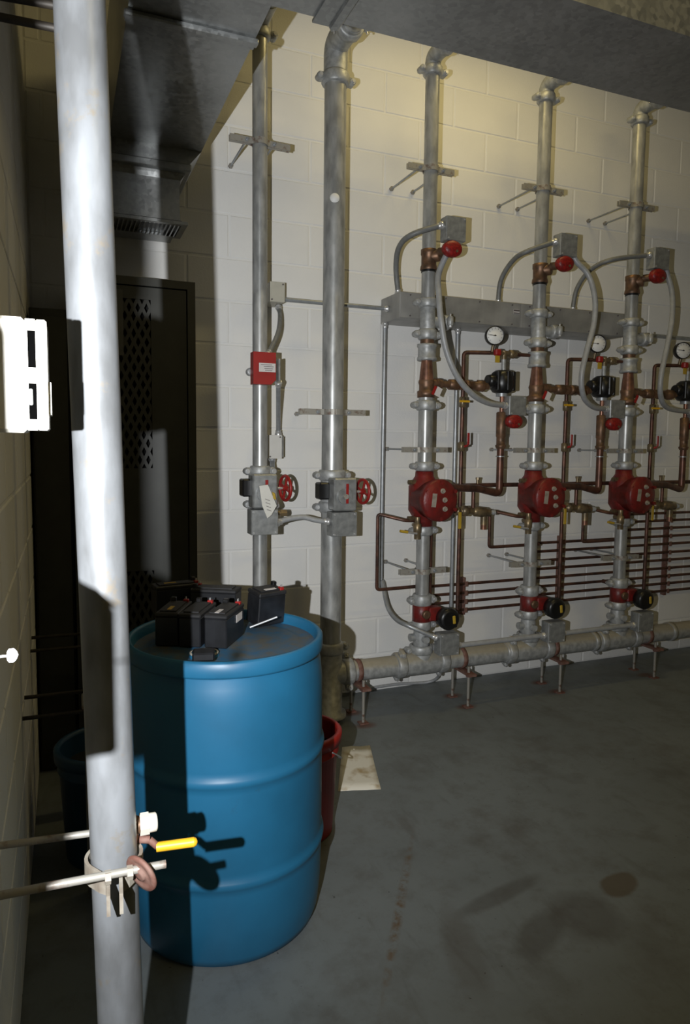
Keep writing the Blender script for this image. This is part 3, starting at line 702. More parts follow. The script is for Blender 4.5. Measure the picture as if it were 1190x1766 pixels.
# ------------------------------------------------------------------ trim sets to the right of each riser
def trim(i):
    dX = RX[i]-RX[0]; D_ = V((dX, 0, 0)); T = lambda px, py, y_=RY: W(px, py, y_)+D_
    on = ORD[i]; Yv = 3.02
    # upper brass branch to the black chamber
    bz = T(866, 658).z; zbr = 1.655
    t = thing('bypass_branch', T(800, 664), 'bronze branch with unions leading from the '+on+' riser to its black chamber', 'pipe', 'bronze bypass branches')
    xa, xb = RX[i]+.085, T(842, 660).x
    a = V((xa, RY, zbr))
    L_ = xb-xa
    obj('nipple', M().cyl(a, a+X*L_, .017), 'bronze', t)
    obj('check_valve_body', M().lathe(a+X*.04, X, [(0, .018), (.004, .026), (.05, .027), (.055, .020), (.07, .020)], 18).hexa(a+X*.10, X, .028, .022), 'bronze', t)
    obj('union', M().lathe(a+X*(L_-.14), X, [(0, .020), (.002, .028), (.022, .028), (.026, .022), (.07, .024), (.075, .030), (.11, .030), (.115, .022)], 8), 'bronze', t)
    # black chamber
    c = V((T(866, 656).x, RY, bz))
    t = thing('retard_chamber', c-Z*.06, 'round black chamber beside the '+on+' sprinkler riser', 'chamber', 'black chambers')
    obj('body', M().lathe(c-Z*.062, Z, [(0, .030), (.006, .048), (.02, .058), (.05, .063), (.08, .062), (.105, .054), (.118, .036), (.122, .0)], 28), 'black', t)
    obj('inlet', M().lathe(c-X*.09, X, [(0, .022), (0, .030), (.02, .034), (.05, .036)], 18), 'black', t)
    obj('bolt_rib', M().box(c+V((0, -.055, .0)), (.02, .02, .10), bev=.004).box(c+V((.045, -.035, .0)), (.02, .02, .10), bev=.004).box(c+V((-.045, -.035, 0)), (.02, .02, .10), bev=.004), 'black', t)
    obj('outlet_collar', M().cyl(c-Z*.078, c-Z*.06, .030), 'emt', t)
    # gauge train above
    g0 = V((c.x+.006, RY, bz+.06)); gz = T(868, 610).z
    t = thing('gauge_train', g0, 'short brass gauge piping above the black chamber of the '+on+' riser', 'pipe', 'gauge piping')
    obj('nipple', M().cyl(g0-Z*.004, V((g0.x, RY, gz)), .012), 'galv_fit', t)
    obj('tee', M().cyl((g0.x-.02, RY, gz), (g0.x+.075, RY, gz), .015).lathe((g0.x+.03, RY, gz), X, [(0, .015), (.004, .022), (.03, .022), (.034, .015)], 12).cyl((g0.x, RY, gz-.03), (g0.x, RY, gz+.014), .016), 'brass', t)
    xg = T(849, 580).x
    obj('cross_pipe', M().cyl((xg-.01, RY, gz), (g0.x, RY, gz), .010), 'bronze', t)
    nx_ = (RX[i+1] if i < 2 else RX[2]+.63)-.02
    obj('feed_pipe', M().cyl((g0.x+.07, RY, gz), (nx_-.03, RY, gz), .009, n=10), 'copper', t)
    obj('red_handle', M().box((xg+.014, RY-.03, gz), (.034, .03, .034), bev=.006).cyl((xg+.014, RY-.03, gz), (xg+.014, RY, gz), .008), 'red_box', t)
    obj('yellow_tag', M().box((xg+.012, RY-.034, gz-.034), (.026, .003, .036)), 'yellow_dull', t)
    # gauge
    G = V((xg, RY-.02, T(849, 580).z)); n = V((-.30, -.95, 0)).normalized(); s_ = V((n.y*-1, n.x, 0)); s_ = s_ if s_.x > 0 else -s_
    t = thing('pressure_gauge', V((xg, RY, gz+.01)), 'white faced round pressure gauge with black case beside the '+on+' riser', 'gauge', 'pressure gauges')
    Rg = .048
    obj('case', M().lathe(G-n*.02, n, [(0, Rg*.8), (.004, Rg), (.034, Rg), (.036, Rg*.93), (.031, Rg*.90)], 32, cap=False).lathe(G-n*.02, n, [(0, 0), (.001, Rg*.82)], 32, cap=False), 'black', t)
    dl = obj('dial', M().lathe(G+n*.009, n, [(0, Rg*.92), (.001, Rg*.91), (.0012, 0)], 32, cap=False), 'white', t)
    tk = M()
    for k in range(11):
        a = R(-45+27*k); dv_ = s_*math.cos(a)+Z*math.sin(a); rot = Matrix((dv_, n, dv_.cross(n))).transposed()
        tk.box(G+n*.0108+dv_*Rg*.76, (.008, .0006, .002), rot)
    obj('scale_marks', tk, 'ink', dl)
    dv_ = (-s_*1+Z*.08).normalized(); rot = Matrix((dv_, n, dv_.cross(n))).transposed()
    obj('needle', M().box(G+n*.012+dv_*.012, (.038, .0008, .003), rot).cyl(G+n*.0105, G+n*.0135, .004, n=10), 'black', t)
    obj('stem', M().cyl((xg, RY-.0, gz), (xg, RY-.012, G.z-Rg*.9), .009, n=10), 'brass', t)
    # long copper line down
    v0 = T(808, 611).x; VY = RY+.045
    t = thing('copper_line', (v0, VY, .42), 'long vertical copper line with ball valves between the '+on+' riser and its gauge', 'pipe', 'vertical copper lines')
    obj('pipe', M().tube(corner([(xg-.01, RY, gz), (v0, VY, gz), (v0, VY, T(800, 1066).z), (v0-.03, VY, T(800, 1066).z-.012), (RX[i]+.10, RY+.02, T(800, 1066).z-.012)], .02), .0105, 12), 'copper', t)
    zv = T(806, 692).z
    obj('valve_body', M().lathe((v0, VY, zv-.03), Z, [(0, .012), (.004, .018), (.05, .018), (.055, .012)], 10), 'brass', t)
    obj('yellow_lever', M().tube([(v0-.035, VY-.03, zv), (v0+.022, VY-.03, zv)], .006, 8).cyl((v0, VY-.03, zv), (v0, VY, zv), .006), 'yellow', t)
    zv = T(806, 772).z
    obj('valve_body', M().lathe((v0, VY, zv-.02), Z, [(0, .012), (.004, .019), (.045, .019), (.05, .012)], 10), 'brass', t)
    obj('red_lever', M().box((v0+.022, VY-.03, zv+.045), (.014, .005, .062), bev=.002).cyl((v0, VY, zv), (v0+.02, VY-.03, zv+.012), .006), 'red_box', t)
    # switch under the chamber and drain line
    sc = T(887, 700, RY-.03)
    switch('pressure_switch', sc, 'pressure switch', 'zinc box and red oval cover below the black chamber of the '+on+' riser', 'lower pressure switches', .100, .100, -.112, -.005, .044)
    x2 = T(863, 780).x
    t = thing('drain_line', (x2, RY, 1.08), 'stout copper drain line dropping from the black chamber of the '+on+' riser', 'pipe', 'copper drain lines')
    obj('pipe', M().cyl((x2, RY, bz-.07), (x2, RY, T(862, 720).z), .012), 'copper_new', t)
    za, zb2_ = T(862, 722).z, T(862, 774).z
    obj('bronze_fitting', M().lathe((x2, RY, zb2_), Z, [(0, .022), (.012, .028), (.018, .028), (.022, .023), (.06, .023), (.065, .026), (za-zb2_+.03, .027), (za-zb2_+.035, .02)], 18), 'bronze', t)
    for zz_ in (T(862, 745).z, T(862, 788).z): obj('band', M().lathe((x2, RY, zz_), Z, [(0, .024), (.006, .024)], 18), 'emt', t)
    ze = T(862, 852).z
    obj('pipe', M().tube(corner([(x2, RY, zb2_), (x2, RY, ze), (T(815, 840).x, RY-.05, ze+.035), (RX[i]+.04, RY-.10, T(770, 838).z)], .035), .0185, 14), 'copper', t)
    # horizontal copper tie to the next riser
    zt_ = T(870, 838).z
    t = thing('copper_tie', ((x2+nx_)/2, RY+.078, zt_), 'level copper tie running right from the alarm valve of the '+on+' riser', 'pipe', 'level copper ties')
    obj('pipe', M().cyl((RX[i]+.05, RY+.078, zt_), (nx_, RY+.078, zt_), .0115, n=12), 'copper', t)
    q_ = T(838, 836)
    obj('nipple', M().cyl((q_.x, RY+.078, zt_), (q_.x, RY+.078, zt_+.03), .008).hexa((q_.x, RY+.078, zt_+.03), Z, .011, .012), 'brass', t)
    # cluster of brass test valves below right of the red valve
    zc = T(815, 880).z; x0_ = T(782, 880).x
    t = thing('test_valve_set', (x0_+.1, RY, zc-.03), 'row of brass test valves with a yellow lever right of the '+on+' red alarm valve', 'valve', 'test valve sets')
    obj('pipe', M().cyl((RX[i]+.06, RY-.02, zc+.006), (x0_+.03, RY-.02, zc), .012).tube(corner([(T(812, 880).x, RY-.02, zc), (T(812, 880).x, RY-.02, zt_+.0), (T(812, 880).x, RY+.078, zt_)], .02), .010), 'copper', t)
    obj('union', M().lathe((x0_, RY-.02, zc), X, [(0, .014), (.0, .022), (.02, .022), (.02, .015), (.035, .015), (.035, .026), (.065, .028), (.07, .018), (.11, .018)], 10), 'brass', t)
    obj('angle_valve', M().lathe((x0_+.105, RY-.02, zc-.002), V((1, 0, -.12)), [(0, .020), (.01, .027), (.07, .027), (.075, .02), (.10, .02)], 12).cyl((x0_+.17, RY-.02, zc-.01), (x0_+.17, RY-.02, zc-.075), .017), 'brass', t)
    obj('valve_stem', M().cyl((x0_+.16, RY-.02, zc-.01), (x0_+.235, RY-.02, zc-.012), .010).lathe((x0_+.225, RY-.02, zc-.012), X, [(0, .014), (.012, .014)], 10), 'galv_fit', t)
    obj('drip_cup', M().lathe((x0_+.17, RY-.02, zc-.10), Z, [(0, .016), (.03, .016)], 14), 'copper_new', t)
    obj('yellow_lever', M().box((x0_+.012, RY-.045, zc-.045), (.018, .006, .085), bev=.002).cyl((x0_+.012, RY-.02, zc), (x0_+.012, RY-.045, zc-.01), .007), 'yellow_dull', t)
    # left side of the alarm valve
    t = thing('side_trim', T(690, 905), 'thin copper trim and small lever valve at the left of the '+on+' red alarm valve', 'pipe', 'side trims')
    zs = T(663, 888).z; xs = T(659, 888).x
    zlow = T(655, 1021).z
    if i == 0: pth = [(RX[i]-.01, RY-.02, T(715, 898).z), (T(695, 897).x, RY-.02, T(695, 897).z), (xs, RY+.05, zs), (xs, RY+.05, zlow), (RX[i], RY+.06, zlow+.0)]
    else:
        xs = T(658, 888).x; pth = [(RX[i]-.01, RY-.02, T(715, 898).z), (T(695, 897).x, RY-.02, T(695, 897).z), (xs, RY+.05, zs), (xs, RY+.05, W(838, 944, RY+.05).z), (RX[i]+.1, RY+.06, W(838, 944, RY+.05).z)]
    obj('pipe', M().tube(corner(pth, .018), .0085, 10), 'copper', t)
    bv = T(714, 905)
    obj('valve_body', M().lathe((bv.x-.01, RY-.055, bv.z-.065), Z, [(0, .016), (.03, .016), (.035, .020), (.075, .020), (.08, .014), (.11, .014)], 12).cyl((bv.x-.01, RY-.055, bv.z), (bv.x, RY, bv.z), .012), 'brass', t)
    h0 = V((bv.x-.02, RY-.07, bv.z-.035)); h1 = T(690, 916, RY-.07)
    obj('lever_arm', M().tube([h0, h0*.4+h1*.6], .005, 8), 'silver', t)
    obj('lever_grip', M().tube([h0*.45+h1*.55, h1], .007, 10), 'yellow_dull', t)
    # thin copper drop behind the riser
    xd = T(752, 950).x; t2z = T(752, 1044).z
    tag(obj('copper_drop', M().tube(corner([(xd, RY+.06, T(752, 908, RY+.06).z), (xd, RY+.06, t2z+.0), (xd, RY+.21, t2z)], .02), .012, 12), 'copper'), 'copper drop pipe close behind the lower part of the '+on+' riser', 'pipe', 'copper drops')
for i in range(3): trim(i)

# ------------------------------------------------------------------ rows of copper pipes along the wall
YP = 3.315
rows = [(z, RX[0]*1.087+.05) for z in (.568, .516, .467, .418)]+[(z, RX[1]*1.087+.05) for z in (.778, .727, .672, .622)]+[(z, RX[2]*1.087+.05) for z in (.928, .880, .830)]
NM = ['lowest', 'second lowest', 'third lowest', 'fourth lowest', 'fifth', 'sixth', 'seventh', 'eighth', 'ninth', 'tenth', 'topmost']
for k, (z, x0_) in enumerate(sorted(rows)):
    o = tag(obj('copper_pipe', M().cyl((x0_-.02, YP, z), (XR-.02, YP, z), .0085, n=10), 'copper'), ('%s from the bottom of the eleven' % NM[k] if k in range(4, 10) else '%s of the eleven' % NM[k])+' thin copper pipes lined up along the wall', 'pipe', 'copper pipes along the wall')
for k, (px, za, zb2_, lab) in enumerate(((802, .385, .60, 'left of the middle riser'), (967, .385, .81, 'right of the middle riser'), (1149, .385, .965, 'right of the rightmost riser'))):
    xx = W(px, 1030, YP).x
    t = thing('pipe_rack', (xx, YP, za), 'rusty vertical clip rail holding the thin copper pipes, '+lab, 'bracket', 'clip rails')
    obj('rail', M().box((xx, YP+.028, (za+zb2_)/2), (.018, .03, zb2_-za)), 'rust', t)
    for z, x0_ in rows:
        if za < z < zb2_ and x0_ < xx: obj('pipe_clip', M().box((xx, YP-.011, z), (.020, .006, .030), bev=.002), 'rust', t)

# ------------------------------------------------------------------ wireway and conduits
t = thing('wireway', (2.27, 3.25, 1.98), 'long grey sheet metal wireway fixed level on the block wall behind the risers', 'wireway')
wx0, wx1, wz0, wz1, wy = 1.557, 2.995, 1.980, 2.109, 3.137
obj('trough', M().box(((wx0+wx1)/2, (wy+YB)/2, (wz0+wz1)/2), (wx1-wx0, YB-wy, wz1-wz0), bev=.003), 'trough', t)
for k in range(2):
    a, b = wx0+.006+k*(wx1-wx0)/2, wx0-.006+(k+1)*(wx1-wx0)/2
    cv = obj('cover', M().box(((a+b)/2, wy-.0015, (wz0+wz1)/2), (b-a, .003, wz1-wz0-.006)), 'trough', t)
    for j in range(4):
        for z in (wz0+.014, wz1-.014): obj('screw', M().cyl((a+.05+j*(b-a-.1)/3, wy-.003, z), (a+.05+j*(b-a-.1)/3, wy-.007, z), .004, n=8), 'ink', cv)
lp = W(890, 538, wy); obj('maker_plate', M().box((lp.x, wy-.004, lp.z), (.036, .002, .022)), 'label_white', t)
obj('maker_plate_print', M().box((lp.x, wy-.0055, lp.z+.006), (.036, .001, .007)).box((lp.x, wy-.0055, lp.z-.007), (.036, .001, .005)), 'ink', t)
def conduit(pts, r, label, mt='conduit', ends=True, name='flexible_conduit', grp='flexible conduits'):
    pts = [V(p) for p in pts]; t = thing(name, pts[0], label, 'conduit', grp)
    obj('tube', M().tube(smooth(pts, 8) if name == 'flexible_conduit' else corner(pts, .05), r, 12), mt, t)
    if ends:
        for a, b in ((pts[0], pts[1]), (pts[-1], pts[-2])):
            d = (b-a).normalized(); obj('connector', M().lathe(a, d, [(0, r+.002), (0, r+.006), (.012, r+.006), (.014, r+.003), (.028, r+.003)], 8), 'silver', t)
def C_(*ps): return [W(*p) for p in ps]
wyc = 3.22
ty = wz1
def top(px): p = W(px, 505, wyc); return V((p.x, wyc, ty))
FB = lambda i: V((RX[i]+.072, RY-.10, 2.372))
conduit([top(687), W(683, 460, 3.18), W(689, 425, 3.10), W(712, 404, 3.0), FB(0)+V((-.052, 0, .02))], .0135, 'grey flexible conduit arching from the wireway to the leftmost upper flow switch', 'conduit_dark')
conduit([top(859), W(864, 483, 3.18), W(884, 450, 3.10), W(908, 434, 3.0), FB(1)+V((-.052, 0, .02))], .0125, 'grey flexible conduit arching from the wireway to the middle upper flow switch', 'conduit_dark')
conduit([top(988), W(995, 498, 3.18), W(1018, 466, 3.10), W(1055, 448, 3.0), FB(2)+V((-.052, 0, .02))], .0125, 'grey flexible conduit arching from the wireway to the rightmost upper flow switch', 'conduit_dark')
PSW = lambda i: W(887, 700, RY-.03)+V((RX[i]-RX[0]-.05, 0, 0))
conduit([FB(0)+V((.0, .0, -.056)), W(757, 470, 2.98), W(757, 510, 2.94), W(761, 555, 2.92), W(770, 605, 2.92), W(789, 650, 2.92), W(815, 680, 2.94), W(842, 695, 2.98), PSW(0)], .0145, 'grey flexible conduit sagging from the leftmost upper flow switch to its lower pressure switch')
conduit([FB(1)+V((.052, .0, .0)), W(992, 448, 2.94), W(1015, 475, 2.92), W(1026, 515, 2.90), W(1024, 560, 2.90), W(1012, 605, 2.90), W(1003, 650, 2.90), W(1007, 685, 2.92), W(1024, 702, 2.96), PSW(1)], .0145, 'grey flexible conduit bulging right of the middle riser down to its lower pressure switch')
conduit([FB(2)+V((.052, .0, .0)), W(1150, 470, 2.94), W(1159, 505, 2.92), W(1159, 550, 2.90), W(1150, 600, 2.90), W(1140, 650, 2.90), W(1140, 685, 2.92), W(1153, 704, 2.96), PSW(2)], .0145, 'grey flexible conduit bulging right of the rightmost riser at the picture edge')
a = W(664, 548, 3.30)
conduit([V((a.x, 3.30, wz0)), V((a.x, 3.30, .70)), V((a.x+.002, 3.28, .62)), W(668, 1045, 3.18), W(683, 1068, 3.10), W(706, 1080, 3.02), V((RX[0]+.046, RY-.085, .385))], .0115, 'straight grey conduit left of the risers curving at the bottom into a junction box', 'emt', name='flexible_conduit', grp='wall conduits')
obj_a = W(666, 664, 3.30)
a = W(790, 552, 3.30)
conduit([V((a.x, 3.30, wz0)), V((a.x, 3.30, .36))], .0115, 'straight grey conduit dropping from the wireway between leftmost and middle risers', 'emt', name='rigid_conduit', grp='wall conduits')
conduit([V((wx1, 3.28, 2.03)), V((XR-.02, 3.28, 2.03))], .012, 'grey conduit leaving the right end of the wireway', 'emt', name='rigid_conduit', grp='wall conduits')
b0 = W(491, 505, 3.27)
conduit([V((b0.x-.03, 3.27, 2.045)), V((wx0, 3.27, 2.045))], .011, 'level grey conduit between the beige box and the wireway, behind the thick standpipe', 'emt', name='rigid_conduit', grp='wall conduits')
for i in (0, 1):
    conduit([V((RX[i]+.154, RY-.085, .335)), V((RX[i+1]+.046, RY-.085, .335))], .0135, ('grey conduit over the header between the leftmost and middle junction boxes', 'grey conduit over the header between the middle and rightmost junction boxes')[i], name='rigid_conduit', grp='header conduits')
k = W(748, 1166, 3.30)
conduit([V((1.35, 3.335, .02)), V((1.66, 3.335, .028)), W(740, 1176, 3.30), W(757, 1162, 3.22), V((RX[0]+.08, 3.12, .19))], .008, 'thin grey cable whip along the foot of the wall under the header', ends=False, grp='wall conduits')

# ================================================================== TWO STANDPIPES ON THE LEFT OF THE BACK WALL
def gear_valve(x, r, on, zt_, tagp=False):
    """butterfly valve with gear box, tamper box and hand wheel"""
    y0 = RY
    zc = zt_-.115
    t = thing('gear_valve', (x, y0, zc-.06), 'butterfly valve with zinc gear box and red hand wheel on the '+on, 'valve', 'gear operated valves')
    obj('valve_body', M().cyl((x, y0, zc-.085), (x, y0, zc+.09), r+.004, n=24), 'galv_fit', t)
    coupling(t, (x, y0, zt_-.02), Z, r, X, w=.05)
    coupling(t, (x, y0, zc-.055), Z, r, X, w=.05)
    gx = x+(-.010 if r < .04 else .012)
    obj('black_actuator', M().box((x-(.075 if r < .04 else .066), y0-.05, zc+.025), (.05, .07, .078), bev=.006), 'black', t)
    gb = obj('gear_box', M().box((gx, y0-r-.055, zc+.012), (.112, .085, .150), bev=.006).cyl((gx-.005, y0-r-.098, zc+.005), (gx-.005, y0-r-.108, zc+.005), .036, n=20).cyl((gx-.005, y0-r, zc+.005), (gx-.005, y0, zc+.005), .03), 'zinc_box', t)
    obj('indicator_bar', M().box((gx+.002, y0-r-.111, zc+.018), (.012, .004, .090)), 'red_box', gb)
    obj('indicator_hub', M().cyl((gx-.005, y0-r-.108, zc+.005), (gx-.005, y0-r-.118, zc+.005), .012, n=12), 'rusty_steel', gb)
    n_ = V((.985, .17, 0)).normalized(); s0_ = V((gx+.055, y0-r-.055, zc+.022)); wc_ = s0_+n_*.052
    obj('stem', M().cyl(s0_, wc_, .006), 'silver', t)
    sd_ = V((-n_.y, n_.x, 0)); Rw = .055
    w = obj('hand_wheel', M().tube([wc_+(sd_*math.cos(2*math.pi*k/28)+Z*math.sin(2*math.pi*k/28))*Rw for k in range(28)], .0075, 10, closed=True).lathe(wc_-n_*.016, n_, [(0, .012), (.02, .015), (.028, .010)], 14), 'red_box', t)
    for k in range(4):
        a_ = R(20+90*k); d_ = sd_*math.cos(a_)+Z*math.sin(a_); obj('spoke', M().tube([wc_+d_*.01, wc_+d_*(Rw-.002)], .006, 8), 'red_box', w)
    tb = obj('tamper_box', M().box((gx, y0-r-.05, zc-.125), (.122, .075, .112), bev=.003), 'zinc_box', t)
    obj('tamper_cover', M().box((gx, y0-r-.089, zc-.125), (.118, .004, .108)), 'zinc_box', tb)
    for sx in (-1, 1):
        for sz in (-1, 1): obj('screw', M().cyl((gx+sx*.05, y0-r-.09, zc-.125+sz*.046), (gx+sx*.05, y0-r-.095, zc-.125+sz*.046), .0045, n=8), 'silver', tb)
    return V((gx, y0-r-.115, zc))
XT, XB = .820, 1.171
rt1, rb = .033, .050
t = thing('standpipe', (XT, RY, 0), 'slim galvanised standpipe carrying the red box, left of the thick one', 'pipe', 'standpipes on the back wall')
zt1 = W(456, 60, RY).z
zg = W(447, 805, RY).z-.115
for z0_, z1_ in ((0, zg-.08), (zg+.085, zt1)): obj('pipe', M().cyl((XT, RY, z0_), (XT, RY, z1_), rt1, n=28), 'galv', t)
obj('elbow', M().tube(corner([(XT, RY, zt1-.02), (XT, RY, zt1+.05), (XT, RY-.16, zt1+.05)], .07, 8), rt1+.004, 18), 'galv_fit', t)
coupling(t, (XT, RY, zt1), Z, rt1, X)
obj('pipe', M().cyl((XT, RY-.15, zt1+.05), (XT, RY-.75, zt1+.05), rt1, n=18), 'galv', t)
riser_clamp(t, (XT, RY, W(455, 248, RY).z), rt1, half=.135, tilt=-.02)
g1 = gear_valve(XT, rt1, 'slim standpipe', W(447, 805, RY).z)
t = thing('standpipe', (XB, RY, 0), 'thick galvanised standpipe with a white dab of paint beside the risers', 'pipe', 'standpipes on the back wall')
zt2_ = W(580, 118, RY).z
zg = W(572, 812, RY).z-.115
for z0_, z1_ in ((.36, zg-.08), (zg+.085, zt2_)): obj('pipe', M().cyl((XB, RY, z0_), (XB, RY, z1_), rb, n=32), 'galv', t)
obj('elbow', M().tube(corner([(XB, RY, zt2_-.02), (XB, RY, zt2_+.10), (XB, RY-.20, zt2_+.10)], .11, 10), rb+.004, 24), 'galv_fit', t)
coupling(t, (XB, RY, W(580, 138, RY).z), Z, rb, X, w=.052)
coupling(t, (XB, RY-.16, zt2_+.10), Y, rb, V((1, 0, .2)), w=.05)
obj('pipe', M().cyl((XB, RY-.16, zt2_+.10), (XB, RY-.78, zt2_+.10), rb, n=24), 'galv', t)
riser_clamp(t, (XB, RY, W(573, 711, RY).z), rb, half=.165)
obj('base_tee', M().lathe((XB, RY, .03), Z, [(0, rb+.03), (.02, rb+.03), (.022, rb+.01), (.30, rb+.008), (.33, rb)], 24).cyl((XB, RY, HZ), (XB+.09, RY, HZ), HR+.006, n=24), 'galv_fit', t)
coupling(t, (XB, RY, .37), Z, rb, X, w=.055)
coupling(t, (XB+.09, RY, HZ), X, HR, V((0, .4, 1)), w=.05)
sp_ = W(574, 340, RY-rb-.001); obj('paint_dab', M().lathe(V((XB-.016, RY-rb+.005, sp_.z)), V((-.3, -1, 0)), [(0, .022), (.004, .020), (.0045, 0)], 14), 'white', t)
g2 = gear_valve(XB, rb, 'thick standpipe', W(572, 812, RY).z)
# paper tag hanging on the slim pipe's valve
tz = lambda px, py: W(px, py, g1.y-.006)
tg = M().prism([tz(447, 838), tz(462, 836), tz(472, 860), tz(477, 872), tz(468, 888), tz(461, 894), tz(452, 872)], (0, -.002, 0))
t = thing('paper_tag', tz(461, 894), 'folded white paper inspection tag hanging on the valve of the slim standpipe', 'tag')
obj('sheet', tg, 'paper_tag', t)
obj('yellow_edge', M().prism([tz(469, 848), tz(474, 851), tz(476, 862), tz(471, 860)], (0, -.003, 0)), 'yellow_dull', t)
for k in range(4): obj('print_line', M().box(tz(461+k, 862+6*k)-Y*.003, (.022, .001, .0022), Matrix.Rotation(R(20), 3, 'Y')), 'ink', t)
# red switch box on the slim pipe
pz = W(459, 634, RY-.08); t = thing('supervisory_switch', (XT, RY, pz.z-.08), 'red box with a white label strapped to the slim standpipe', 'switch box')
pts = [W(437, 606, RY-.105), W(476, 606, RY-.105), W(476, 655, RY-.105), W(468, 662, RY-.105), W(437, 662, RY-.105)]
zt_, zb3 = pts[0].z, pts[4].z
x0_, x1_ = pts[0].x, pts[1].x
for p in pts[:2]: p.z = zt_
for p in pts[3:]: p.z = zb3
pts[0].x = pts[4].x = x0_; pts[1].x = pts[2].x = x1_
obj('red_cover', M().prism(pts, (0, .052, 0)), 'red_box', t)
obj('base', M().box(((x0_+x1_)/2+.02, RY-.038, (zt_+zb3)/2+.008), (x1_-x0_-.005, .034, zt_-zb3-.02), bev=.003), 'beige_box', t)
obj('end_plate', M().box((x1_+.028, RY-.03, (zt_+zb3)/2), (.010, .07, .10), bev=.002), 'zinc_box', t)
lb = W(461, 634, RY-.107); lo_ = obj('label_plate', M().box((lb.x, RY-.1065, lb.z), (.074, .002, .038)), 'label_white', t)
for k in range(4): obj('print_line', M().box((lb.x+(.006 if k else -.004), RY-.108, lb.z+.012-.008*k), (.05-.006*k, .001, .0022)), 'ink', lo_)
obj('strap_ear', M().lathe((XT-.055, RY-.03, W(430, 643, RY).z), -Y, [(0, .018), (.02, .018), (.022, .01)], 14).box((XT-.035, RY-.02, W(430, 643, RY).z), (.04, .018, .03)), 'galv_fit', t)
def plain_box(px0_, px1_, py0_, py1_, y, d, mt, label):
    a, b = W(px0_, py0_, y), W(px1_, py1_, y); c = (a+b)/2
    t = thing('electrical_box', (c.x, y+d/2, b.z), label, 'junction box')
    obj('box', M().box((c.x, y+d/2, c.z), (b.x-a.x, d, a.z-b.z), bev=.003), mt, t)
    obj('cover', M().box((c.x, y-.002, c.z), (b.x-a.x-.002, .004, a.z-b.z-.002)), mt, t)
    for sx, sz in ((1, 1), (-1, -1)): obj('screw', M().cyl((c.x+sx*((b.x-a.x)/2-.01), y-.004, c.z+sz*((a.z-b.z)/2-.01)), (c.x+sx*((b.x-a.x)/2-.01), y-.008, c.z+sz*((a.z-b.z)/2-.01)), .004, n=8), 'ink', t)
    return c, t
cA, _ = plain_box(465, 491, 485, 522, 3.22, .14-.002, 'beige_box', 'small beige electrical box on the wall beside the slim standpipe')
cB, tB = plain_box(462, 486, 750, 791, 3.20, .16-.002, 'white_box', 'small white electrical box on the wall above the slim standpipe valve')
obj('side_plate', M().box((W(488, 770, 3.22).x, 3.27, cB.z), (.006, .10, .10)), 'zinc_box', tB)
conduit([V((cA.x+.02, 3.27, cA.z-.055)), W(483, 545, 3.22), W(479, 575, 3.12), V((x1_-.02, RY-.04, zt_-.005))], .0105, 'short grey flexible conduit from the beige box down to the red box', 'conduit_dark', grp='conduits by the slim standpipe')
conduit([W(480, 658, 3.03), W(480, 690, 3.12), W(480, 720, 3.22), V((W(480, 748, 3.27).x, 3.27, cB.z+.055))], .011, 'straight grey conduit from the red box down to the white box', 'emt', grp='conduits by the slim standpipe')
conduit([V((cB.x, 3.25, cB.z-.055)), W(470, 805, 3.2), W(471, 830, 3.1), V((XT+.05, RY-rt1-.05, g1.z-.06))], .012, 'short grey conduit from the white box into the slim standpipe valve', 'emt', grp='conduits by the slim standpipe')
yv = RY-rt1-.05
conduit([V((XT+.051, yv, g1.z-.135)), W(497, 895, yv), W(523, 892, yv), W(545, 897, yv-.01), V((XB+.012-.061, RY-rb-.05, g2.z-.115))], .0125, 'grey flexible conduit joining the two gear operated valves', grp='conduits by the slim standpipe')
kz = W(489, 884, 3.05); tag(obj('drain_plug', M().cyl(V((XT+.02, RY-.01, kz.z)), V((kz.x-.02, RY-.01, kz.z)), .012).hexa(V((kz.x-.02, RY-.01, kz.z)), X, .017, .03), 'brass'), 'small brass drain plug at the right of the slim standpipe valve', 'plug')

# ================================================================== DRUM AND WHAT LIES ON IT
DX, DYY, DR, DHH = .415, 1.912, .276, .819
t = thing('plastic_drum', (DX, DYY, 0), 'large blue plastic drum in the foreground with batteries on top', 'drum')
pr = [(0, DR-.035), (.008, DR-.018), (.03, DR-.010), (.10, DR-.003)]
for zc in (.235, .505):
    pr += [(zc-.03, DR), (zc-.016, DR), (zc-.009, DR+.005), (zc, DR+.007), (zc+.009, DR+.005), (zc+.016, DR), (zc+.03, DR)]
pr += [(.70, DR-.001), (.745, DR-.006), (.768, DR-.012), (.776, DR-.012)]
obj('shell', M().lathe((DX, DYY, 0), Z, pr, 72, cap=False).lathe((DX, DYY, 0), Z, [(0, 0), (.0, DR-.035)], 72, cap=False), 'blue_drum', t)
HDZ = .790
obj('rim', M().lathe((DX, DYY, 0), Z, [(.774, DR-.012), (.776, DR-.002), (.782, DR), (DHH-.006, DR), (DHH, DR-.005), (DHH, DR-.013), (DHH-.006, DR-.018), (HDZ-.002, DR-.022)], 72, cap=False), 'blue_drum', t)
obj('head', M().lathe((DX, DYY, 0), Z, [(HDZ, DR-.018), (HDZ-.004, DR-.05), (HDZ-.001, DR-.065), (HDZ, DR-.07), (HDZ+.001, 0)], 72, cap=False), 'blue_drum_top', t)
bp = WZ(352, 1131, HDZ)
obj('bung_collar', M().lathe((bp.x, bp.y, HDZ-.002), Z, [(0, .040), (.006, .039), (.010, .035), (.010, .030)], 28).lathe((bp.x, bp.y, HDZ), Z, [(0, .03), (.007, .029), (.008, 0)], 28, cap=False), 'blue_drum', t)
obj('bung_ring', M().lathe((bp.x, bp.y, HDZ+.008), Z, [(0, .038), (.003, .038), (.003, .033)], 28, cap=False), 'drum_cap', t)
